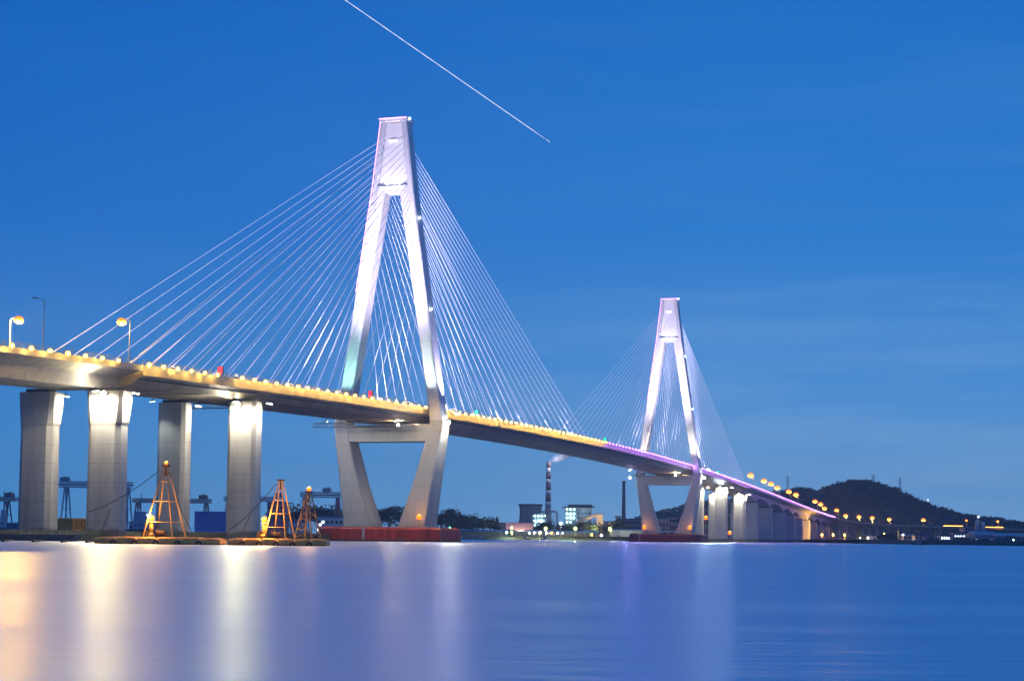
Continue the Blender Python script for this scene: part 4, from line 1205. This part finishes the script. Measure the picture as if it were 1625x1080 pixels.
for px, py, key, rr, lab, pw in (
    (714, 837, 'teal', .9, 'teal lamp right above the end of the bright red fender', 0),
    (812, 837, 'green', 1.0, 'yellow-green lamp in front of the pink-roofed shed', 3000), (866, 838, 'green', 1.3, 'large yellow-green lamp below the banded chimney', 6000),
    (913, 838, 'green', 1.3, 'large yellow-green lamp below the tall boiler house', 6000), (968, 839, 'green', 1.3, 'large yellow-green lamp right of the conveyor tower', 6000),
    (804, 844.5, 'cyan', .95, 'cyan lamp of the pair at the left end of the shore lamp row', 900), (812, 844.5, 'green', .8, 'yellow lamp of the pair at the left end of the shore lamp row', 900),
    (840, 845, 'white', .75, 'first small white lamp of the shore row', 600), (848, 845, 'white', .75, 'second small white lamp of the shore row', 600), (857, 845, 'yellow', .9, 'warm yellow lamp in the middle of the shore row', 900),
    (867, 845, 'white', .7, 'white lamp above the pale small boat', 600), (875.5, 845, 'sodium', .95, 'orange lamp right of the pale small boat', 1200), (885, 845.5, 'white', .8, 'white lamp right of the orange shore lamp', 600), (893, 845.5, 'white', .55, 'dim last lamp at the right end of the shore row', 0),
    (939, 848, 'sodium', .8, 'orange-white lamp low at the water below the conveyor', 1500), (954, 849, 'white', .9, 'white lamp low at the water right of the orange-white one', 600),
    (890, 830, 'cyan', 1.1, 'cyan lamp beside the right foot of the pipe bridge', 3000),
    (1113, 849, 'white', .8, 'white lamp right beside the dark red fender', 600)):
    lamp_post(px, py, 1318, key, lab, rr, power=pw * 3)
# thin masts above the trees
for px, yt, lab in ((724, 795, 'thin aerial mast above the tallest dark tree'), (757, 807, 'thin aerial mast right of the dark clump')):
    p = at(px, yt, 1540); mb = MB()
    mb.tube((p.x, 1540, 3.4), (p.x, 1540, p.z), .35, .12, 5)
    for z in (p.z - 2, p.z - 4): mb.tube((p.x - 1.2, 1540, z), (p.x + 1.2, 1540, z), .12, n=4)
    tag(mb.build('aerial_mast', M['craneb'], loc=(p.x, 1540, 3.4)), lab, 'mast', 'aerial masts')

# ------------------------------------------------------------------ low viaduct at the right
PTS = [Vector(W(1300, 0, dz(1300))), Vector(W(1400, 0, 25.6)), Vector((402, 2030, 24.6)), Vector((440, 2085, 23.2)), Vector((500, 2115, 21.5)), Vector((580, 2130, 19.8)), Vector((680, 2135, 18.3)), Vector((860, 2135, 16.6)), Vector((1300, 2120, 15)), Vector((1700, 2100, 15))]
def resample(pts, n=60):
    out = []
    for k in range(len(pts) - 1):
        p0, p1, p2, p3 = pts[max(0, k - 1)], pts[k], pts[k + 1], pts[min(len(pts) - 1, k + 2)]
        for j in range(6):
            t = j / 6
            out.append(.5 * ((2 * p1) + (p2 - p0) * t + (2 * p0 - 5 * p1 + 4 * p2 - p3) * t * t + (3 * p1 - p0 - 3 * p2 + p3) * t ** 3))
    return out + [pts[-1]]
RP = resample(PTS)
def vframe(i):
    a, b_ = RP[max(0, i - 1)], RP[min(len(RP) - 1, i + 1)]
    t = (b_ - a); t.z = 0; t.normalize(); return Vector((t.y, -t.x, 0))
def vstrip(prof): return MB().loft([[RP[i] + vframe(i) * u + Vector((0, 0, z)) for u, z in prof] for i in range(len(RP))])
via = thing('viaduct', 'low concrete viaduct curving away to the right below the hill', 'viaduct', tuple(PTS[0] - Vector((0, 0, PTS[0].z))))
vd = vstrip([(-12, 0), (-12, -.8), (-7, -2.6), (7, -2.6), (12, -.8), (12, 0)]).build('deck', M['wallpier'], via)
for sg in (-1, 1): vstrip([(sg * 12 - .2, .01), (sg * 12 + .2, .01), (sg * 12 + .2, 1.1), (sg * 12 - .2, 1.1)] if sg < 0 else [(sg * 12 - .2, .01), (sg * 12 + .2, .01), (sg * 12 + .2, 1.1), (sg * 12 - .2, 1.1)]).build('parapet', M['parapet'], vd)
acc = 0
lit_piers = []
for i in range(1, len(RP)):
    acc += (RP[i] - RP[i - 1]).length
    if acc > (30 if i < 22 else 38):
        acc = 0; n_ = vframe(i); q = RP[i]
        t_ = Vector((-n_.y, n_.x, 0))
        mb = MB()
        for u in ((-6, 6)):
            c_ = q + n_ * u
            mb.loft([[c_ + n_ * x + t_ * y + Vector((0, 0, z - c_.z)) for x, y in ((-1.6 * k, -1.1), (1.6 * k, -1.1), (1.6 * k, 1.1), (-1.6 * k, 1.1))] for z, k in ((2, 1), (q.z - 4.6, 1), (q.z - 2.7, 1.5))])
        o = mb.build('pier', M['concrete'], via)
for i, (px, Y, h, lab) in enumerate(((1343, 2050, 9, 'orange street lamp where the bridge meets the low viaduct'), (1364, 2092, 9.5, 'large orange street lamp at the start of the low viaduct'), (1385, 2117, 9.5, 'second large orange street lamp along the low viaduct'),
                                     (1412, 2128, 8.5, 'deep orange street lamp at the middle of the low viaduct'), (1466, 2132, 9.5, 'big deep orange street lamp towards the right of the viaduct'),
                                     (1534, 2132, 10, 'small orange lamp left of the twin silos'), (1584, 2128, 10, 'small pale lamp right of the twin silos'))):
    x = at(px, 830, Y).x
    z = interp([(p.x, p.z) for p in RP], x) + .1
    o = street_lamp((x, Y, z), (-.5, -1, 0), lab, h, r=1.7 if i < 5 else .9, power=26000 if i < 5 else 5000)
# lamps under the approach that light the orange piers
for px, lab in ((1304, 'orange lamp under the bridge deck on the left of the orange lit piers'), (1322, 'orange lamp under the bridge deck amid the orange lit piers'), (1340, 'orange lamp under the deck end before the low viaduct')):
    p = at(px, 846, 1640); o = lamp_post(px, 848, 1640, 'sodium', lab, .7, 3.3, 'orange lamps under the approach', 42000)
# orange strip of road glow behind the silos
for px0, px1, lab in ((1566, 1595, 'orange glowing strip on the viaduct right of the twin silos'), (1500, 1530, 'faint orange glowing strip on the viaduct left of the twin silos')):
    a, b_ = at(px0, 841, 2112), at(px1, 841, 2112)
    z = interp([(p.x, p.z) for p in RP], a.x) + 1.25
    o = thing('road_glow_strip', lab, 'lamp', (a.x, 2119, z), 'glow strips on the viaduct')
    MB().tube((a.x, 2119.6, z + .5), (b_.x, 2119.6, z + .5), .3).build('tube', E_['roadglow'], o)  # emissive tube stands for the orange glow of the road
    mb = MB()
    for k in range(6): q = a.lerp(b_, k / 5); mb.tube((q.x, 2119.7, z - 1.0), (q.x, 2119.7, z + .4), .1, n=4)
    mb.build('post', M['pole'], o)

# ------------------------------------------------------------------ hill with its woods
RID = [(1150, 790), (1200, 782), (1240, 775), (1275, 772), (1300, 773), (1318, 768), (1335, 762), (1352, 759), (1372, 759), (1390, 763), (1408, 770), (1430, 782), (1455, 792), (1480, 802), (1510, 812), (1540, 816), (1570, 819), (1600, 826), (1640, 828), (1700, 836), (1800, 850)]
HY = 2650
ridge = [(at(px, py + 10, HY).x, at(px, py + 10, HY).z) for px, py in RID]
def hillz(x, y):
    t = (y - HY)
    g = exp(-(t / 270) ** 2) if t < 0 else exp(-(t / 400) ** 2)
    z = interp(ridge, x)
    if x < ridge[0][0]: z *= exp(-((x - ridge[0][0]) / 160) ** 2)
    return 3.3 + (z - 3.3) * g
nx_, ny_ = 90, 26
x0, x1 = ridge[0][0] - 300, ridge[-1][0] + 100
mb = MB(); vs = []; fs = []
for j in range(ny_ + 1):
    for i in range(nx_ + 1):
        x, y = x0 + (x1 - x0) * i / nx_, 2180 + 1150 * j / ny_
        vs.append((x, y, hillz(x, y) - (.6 if 0 < j < ny_ else 1.5)))
for j in range(ny_):
    for i in range(nx_): a = j * (nx_ + 1) + i; fs.append((a, a + 1, a + nx_ + 2, a + nx_ + 1))
mb.add(vs, fs)
tag(mb.build('hill', M['hill'], loc=(500, 2600, 0)), 'dark wooded hill behind the right end of the bridge', 'hill', kind='structure')
rng = random.Random(5); mb = MB()
for _ in range(2300):
    x, y = rng.uniform(x0, x1), 2230 + (HY + 60 - 2230) * rng.random() ** .7
    z = hillz(x, y); k = rng.uniform(4.5, 8)
    if z < 6 and rng.random() < .6: continue
    mb.leaves((x, y, z + k * .55), (k, k, k * .75), 20, k * .62, hollow=.55, rng=rng)
tag(mb.build('hill_woods', M['leafc'], loc=(500, 2600, 0)), 'dense dark woods covering the hill', 'woods', kind='stuff')
# trees that stand out on the skyline
first_r = None
for px in (1252, 1268, 1283, 1310, 1322, 1331, 1339, 1348, 1357, 1369, 1379, 1391, 1402, 1413, 1425, 1437, 1446, 1459, 1468, 1483, 1494, 1507, 1517, 1528, 1541, 1549, 1561, 1574, 1582, 1593, 1604, 1615):
    yt = interp(RID, px); x = at(px, yt, HY).x; z = hillz(x, HY); k = rng.uniform(9, 13)
    if first_r is None:
        first_r = thing('hilltop_tree', 'dark small tree standing out on the skyline of the wooded hill', 'tree', (x, HY, z - 1), 'trees on the hill skyline')
        t_ = MB(); t_.tube((0, 0, 0), (.0, 0, .6), .03, .015, 5)
        o_ = Vector((x, HY, z - 1))
        for mbx, nmx, mx_ in ((t_, 'trunk', M['bark']), (crown_mesh('round', 31), 'crown', M['leafc'])):
            mbx.v = [tuple(Vector(v) + o_) for v in mbx.v]; mbx.build(nmx, mx_, first_r)
        r = first_r
    else: r = dup(first_r, (x, HY, z - 1), rng.uniform(0, 6))
    r.scale = (k * 1.3, k * 1.3, k)
# electricity pylons and their wires
PL = []
for px, yt, yb, Y, lab in ((1250, 755, 774, 2700, 'small lattice electricity pylon over the left shoulder of the hill'), (1386, 752, 767, 2700, 'lattice electricity pylon just right of the hill top'), (1428, 757, 783, 2760, 'taller lattice electricity pylon on the right slope of the hill')):
    p, q = at(px, yt, Y), at(px, yb, Y); h = p.z - q.z
    r = thing('electricity_pylon', lab, 'pylon', (p.x, Y, q.z - 4), 'electricity pylons on the hill')
    mb = MB()
    for sx in (-1, 1):
        for sy in (-1, 1): mb.tube((p.x + sx * 2.4, Y + sy * 2.4, q.z - 4), (p.x + sx * .4, Y + sy * .4, p.z), .28, .2, 4)
    for k in range(6):
        t0, t1 = k / 6, (k + 1) / 6; w0, w1 = 2.4 - 2 * t0, 2.4 - 2 * t1; z0, z1 = q.z - 4 + (h + 4) * t0, q.z - 4 + (h + 4) * t1
        mb.tube((p.x - w0, Y - w0, z0), (p.x + w1, Y - w1, z1), .16, n=4); mb.tube((p.x + w0, Y - w0, z0), (p.x - w1, Y - w1, z1), .16, n=4)
    mb.build('lattice_tower', M['craneb'], r)
    for z, a in ((p.z - 1.5, 4.5), (p.z - 5.5, 6), (p.z - 9.5, 5)):
        MB().tube((p.x - a, Y, z), (p.x + a, Y, z), .25, n=4).build('cross_arm', M['craneb'], r)
    PL.append((p, Y))
for j in range(3):
    a = PL[2][0]; e = at(1720, 790 + j * 9, 2800)
    mb = MB(); mb.path(sag((a.x + 5, PL[2][1], a.z - 1.5 - 4 * j), e, 5, 14), .09, 4)
    tag(mb.build('power_line', M['craneb'], loc=(a.x, a.y, a.z)), ['topmost', 'middle', 'lowest'][j] + ' thin power line running right from the taller electricity pylon', 'wire', 'power lines')

# ------------------------------------------------------------------ right bank buildings
GR = 'buildings on the right bank'
sx_ = at(1552, 830, 1500)
for px, yt, lab in ((1551, 824, 'left of the twin pale silos on the right bank'), (1560, 827, 'right of the twin pale silos on the right bank')):
    p = at(px, yt, 1500)
    r = thing('silo', lab, 'silo', (p.x, 1500, 3.4), 'twin silos')
    MB().lathe((p.x, 1500, 0), [(2.0, 3.4), (2.0, p.z - 1.2), (1.2, p.z)], 14).build('barrel', M['whitewall'], r, smooth=True)
    MB().box((p.x, 1500, p.z + .6), (2.6, 2.6, 1.6)).build('filter_box', M['frame'], r)
    mb = MB()
    for k in range(4): mb.lathe((p.x, 1500, 5 + k * (p.z - 7) / 4), [(2.05, 0), (2.15, .1), (2.05, .2)], 14)
    mb.build('hoop', M['frame'], r)
    mb = MB(); mb.tube((p.x + 2.5, 1499, 3.4), (p.x + 2.5, 1499, p.z + 2), .25, n=5); mb.build('riser_pipe', M['frame'], r)
lamp_post(1552.5, 819.5, 1498, 'white', 'pale violet lamp on top of the twin silos', .85)
lamp_post(1472.5, 793, 2640, 'white', 'small pale lamp on the skyline of the hill slope', .9, at(1472, 797, 2640).z)
shed(1531, 1546, 836, 1480, 'pale three-storey block left of the twin silos', M['pinkwall'], M['roofdark'], 18, .05, windows=3, rows=4, group=GR, name='building', cat='building')
shed(1514, 1532, 843, 1440, 'building with a row of bright windows left of the silos', M['pinkwall'], M['roofdark'], 14, .12, windows=4, rows=1, lit=True, group=GR, name='building', cat='building')
shed(1493, 1512, 847.5, 1400, 'low dark building with a strip of lit windows on the right bank', M['greyshed'], M['roofdark'], 12, .2, windows=5, rows=1, lit=True, group=GR, name='building', cat='building')
shed(1512, 1528, 851, 1350, 'small pinkish house below the bright windows', M['pinkwall'], M['roofpink'], 10, .25, windows=3, rows=1, group=GR, name='house', cat='house')
shed(1548, 1584, 842.5, 1430, 'wide pale hall with a sloping roof below the silos', M['greyshed'], M['whitewall'], 30, .4, windows=5, group=GR)
shed(1582, 1640, 845, 1420, 'wide pale hall at the right edge of the picture', M['greyshed'], M['whitewall'], 30, .4, windows=6, group=GR)
shed(1530, 1575, 851, 1330, 'long low dark shed in front of the wide pale hall', M['roofdark'], M['pinkwall'], 12, .3, group=GR, windows=6)
shed(1577, 1597, 853.5, 1250, 'low blue shed near the right bank water', M['roofblue'], M['roofblue'], 12, .3, group=GR, windows=2)
shed(1470, 1490, 852, 1330, 'low shed with a blue roof left of the lit windows', M['greyshed'], M['roofblue'], 12, .4, group=GR, windows=3)
shed(1379, 1392, 850, 1600, 'small pink hut under the left end of the low viaduct', M['pinkwall'], M['roofpink'], 10, .1, group=GR, name='hut', cat='hut', door=True)
shed(1434, 1456, 847, 1640, 'pinkish house beside a white lamp under the low viaduct', M['pinkwall'], M['roofpink'], 12, .2, group=GR, windows=4, name='house', cat='house')
shed(1452, 1470, 846, 1600, 'dark roofed house right of the pinkish house under the viaduct', M['pinkwall'], M['roofdark'], 12, .35, group=GR, windows=3, name='house', cat='house')
for px, py, Y, key, rr, lab in ((1433, 848, 1600, 'white', .9, 'white lamp at the left wall of the pinkish house'), (1403, 846, 1620, 'green', .6, 'faint yellow-green lamp under the low viaduct'), (1377, 853, 1590, 'white', .6, 'small white lamp beside the pink hut'),
                                (1365, 853, 1600, 'white', .5, 'tiny white lamp left of the pink hut'), (1608, 856, 1280, 'cyan', .5, 'faint cyan lamp by the right edge of the bank')):
    lamp_post(px, py, Y, key, lab, rr, power=4000)
warehouse_l = None

# ------------------------------------------------------------------ aircraft high up and a sunlit tube standing in for its light trail
A0, A1 = at(520, -19, 11800), at(866, 221, 11800)
A1 = at(866, 221, 12200)
mb = MB(); n = 60
d = (A1 - A0).normalized(); x = d.orthogonal().normalized(); y = d.cross(x)
rings = []
for k in range(n + 1):
    t = k / n; q = A0.lerp(A1, t); r_ = (3.7 * (.8 + .2 * sin(k * 2.3) * sin(k * .7)) + 1.2 * sin(k * 1.7) * .3) * (1 if k < n - 2 else .55)
    rings.append([q + (x * cos(2 * pi * i / 8) + y * sin(2 * pi * i / 8)) * r_ for i in range(8)])
mb.loft(rings)
tag(mb.build('planelight_trail', M['planelight'], loc=tuple(A1), smooth=True), 'thin straight pale streak slanting down across the sky above the nearer pylon', 'vapour trail')  # solid sunlit tube stands in for the streak of the aircraft's lights
ap = thing('airliner', 'tiny airliner at the lower right end of the pale streak in the sky', 'aircraft', tuple(A1 + d * 25))
c0 = A1 + d * 25
up = Vector((0, 0, 1)); sdv = d.cross(up).normalized(); upv = sdv.cross(d)
rings = [[c0 + d * a + (sdv * cos(2 * pi * i / 10) + upv * sin(2 * pi * i / 10)) * r_ for i in range(10)] for a, r_ in ((-19, .4), (-12, 1.7), (-4, 2.1), (10, 2.1), (16, 1.5), (19, .3))]
MB().loft(rings).build('fuselage', M['plane'], ap, smooth=True)
for sg in (-1, 1):
    MB().loft([[c0 + d * a + sdv * sg * b_ + upv * z for a, b_, z in q] for q in (((5, 1.5, -.6), (-3, 1.5, -.6), (-8.5, 17, .6), (-5.5, 17, .6)), ((5, 1.5, -.1), (-3, 1.5, -.1), (-8.5, 17, .8), (-5.5, 17, .8)))]).build('wing', M['plane'], ap)
MB().loft([[c0 + d * a + sdv * b_ + upv * z for a, z in ((-12, 1.5), (-17, 1.5), (-20, 7.5), (-17.5, 7.5))] for b_ in (-.25, .25)]).build('tail_fin', M['plane'], ap)

m, nt, b, L = nodes('evening_haze')
nt.nodes.remove(b)
v = nt.nodes.new('ShaderNodeVolumePrincipled'); v.inputs['Color'].default_value = (.93, .95, 1, 1); v.inputs['Density'].default_value = .000085; v.inputs['Anisotropy'].default_value = .3
L(v.outputs[0], nt.nodes['Material Output'].inputs['Volume'])
tag(MB().box((0, 0, 84), (9200, 9200, 172)).build('haze', m), 'thin blue evening haze over the river', 'haze', kind='stuff')

# ------------------------------------------------------------------ clean-up and render settings
for o in S.objects:
    if '_o' in o: del o['_o']
    if o.type == 'LIGHT' and o.parent is None and o.name != 'sun': print('loose light', o.name)
S.view_settings.view_transform = 'Standard'; S.view_settings.look = 'None'; S.view_settings.exposure = 0; S.view_settings.gamma = 1
S.render.engine = 'CYCLES'
cy = S.cycles
cy.use_denoising = True
cy.max_bounces = 5; cy.diffuse_bounces = 2; cy.glossy_bounces = 3; cy.transmission_bounces = 2; cy.volume_bounces = 4
cy.sample_clamp_indirect = 4; cy.sample_clamp_direct = 0
cy.caustics_reflective = True; cy.caustics_refractive = False
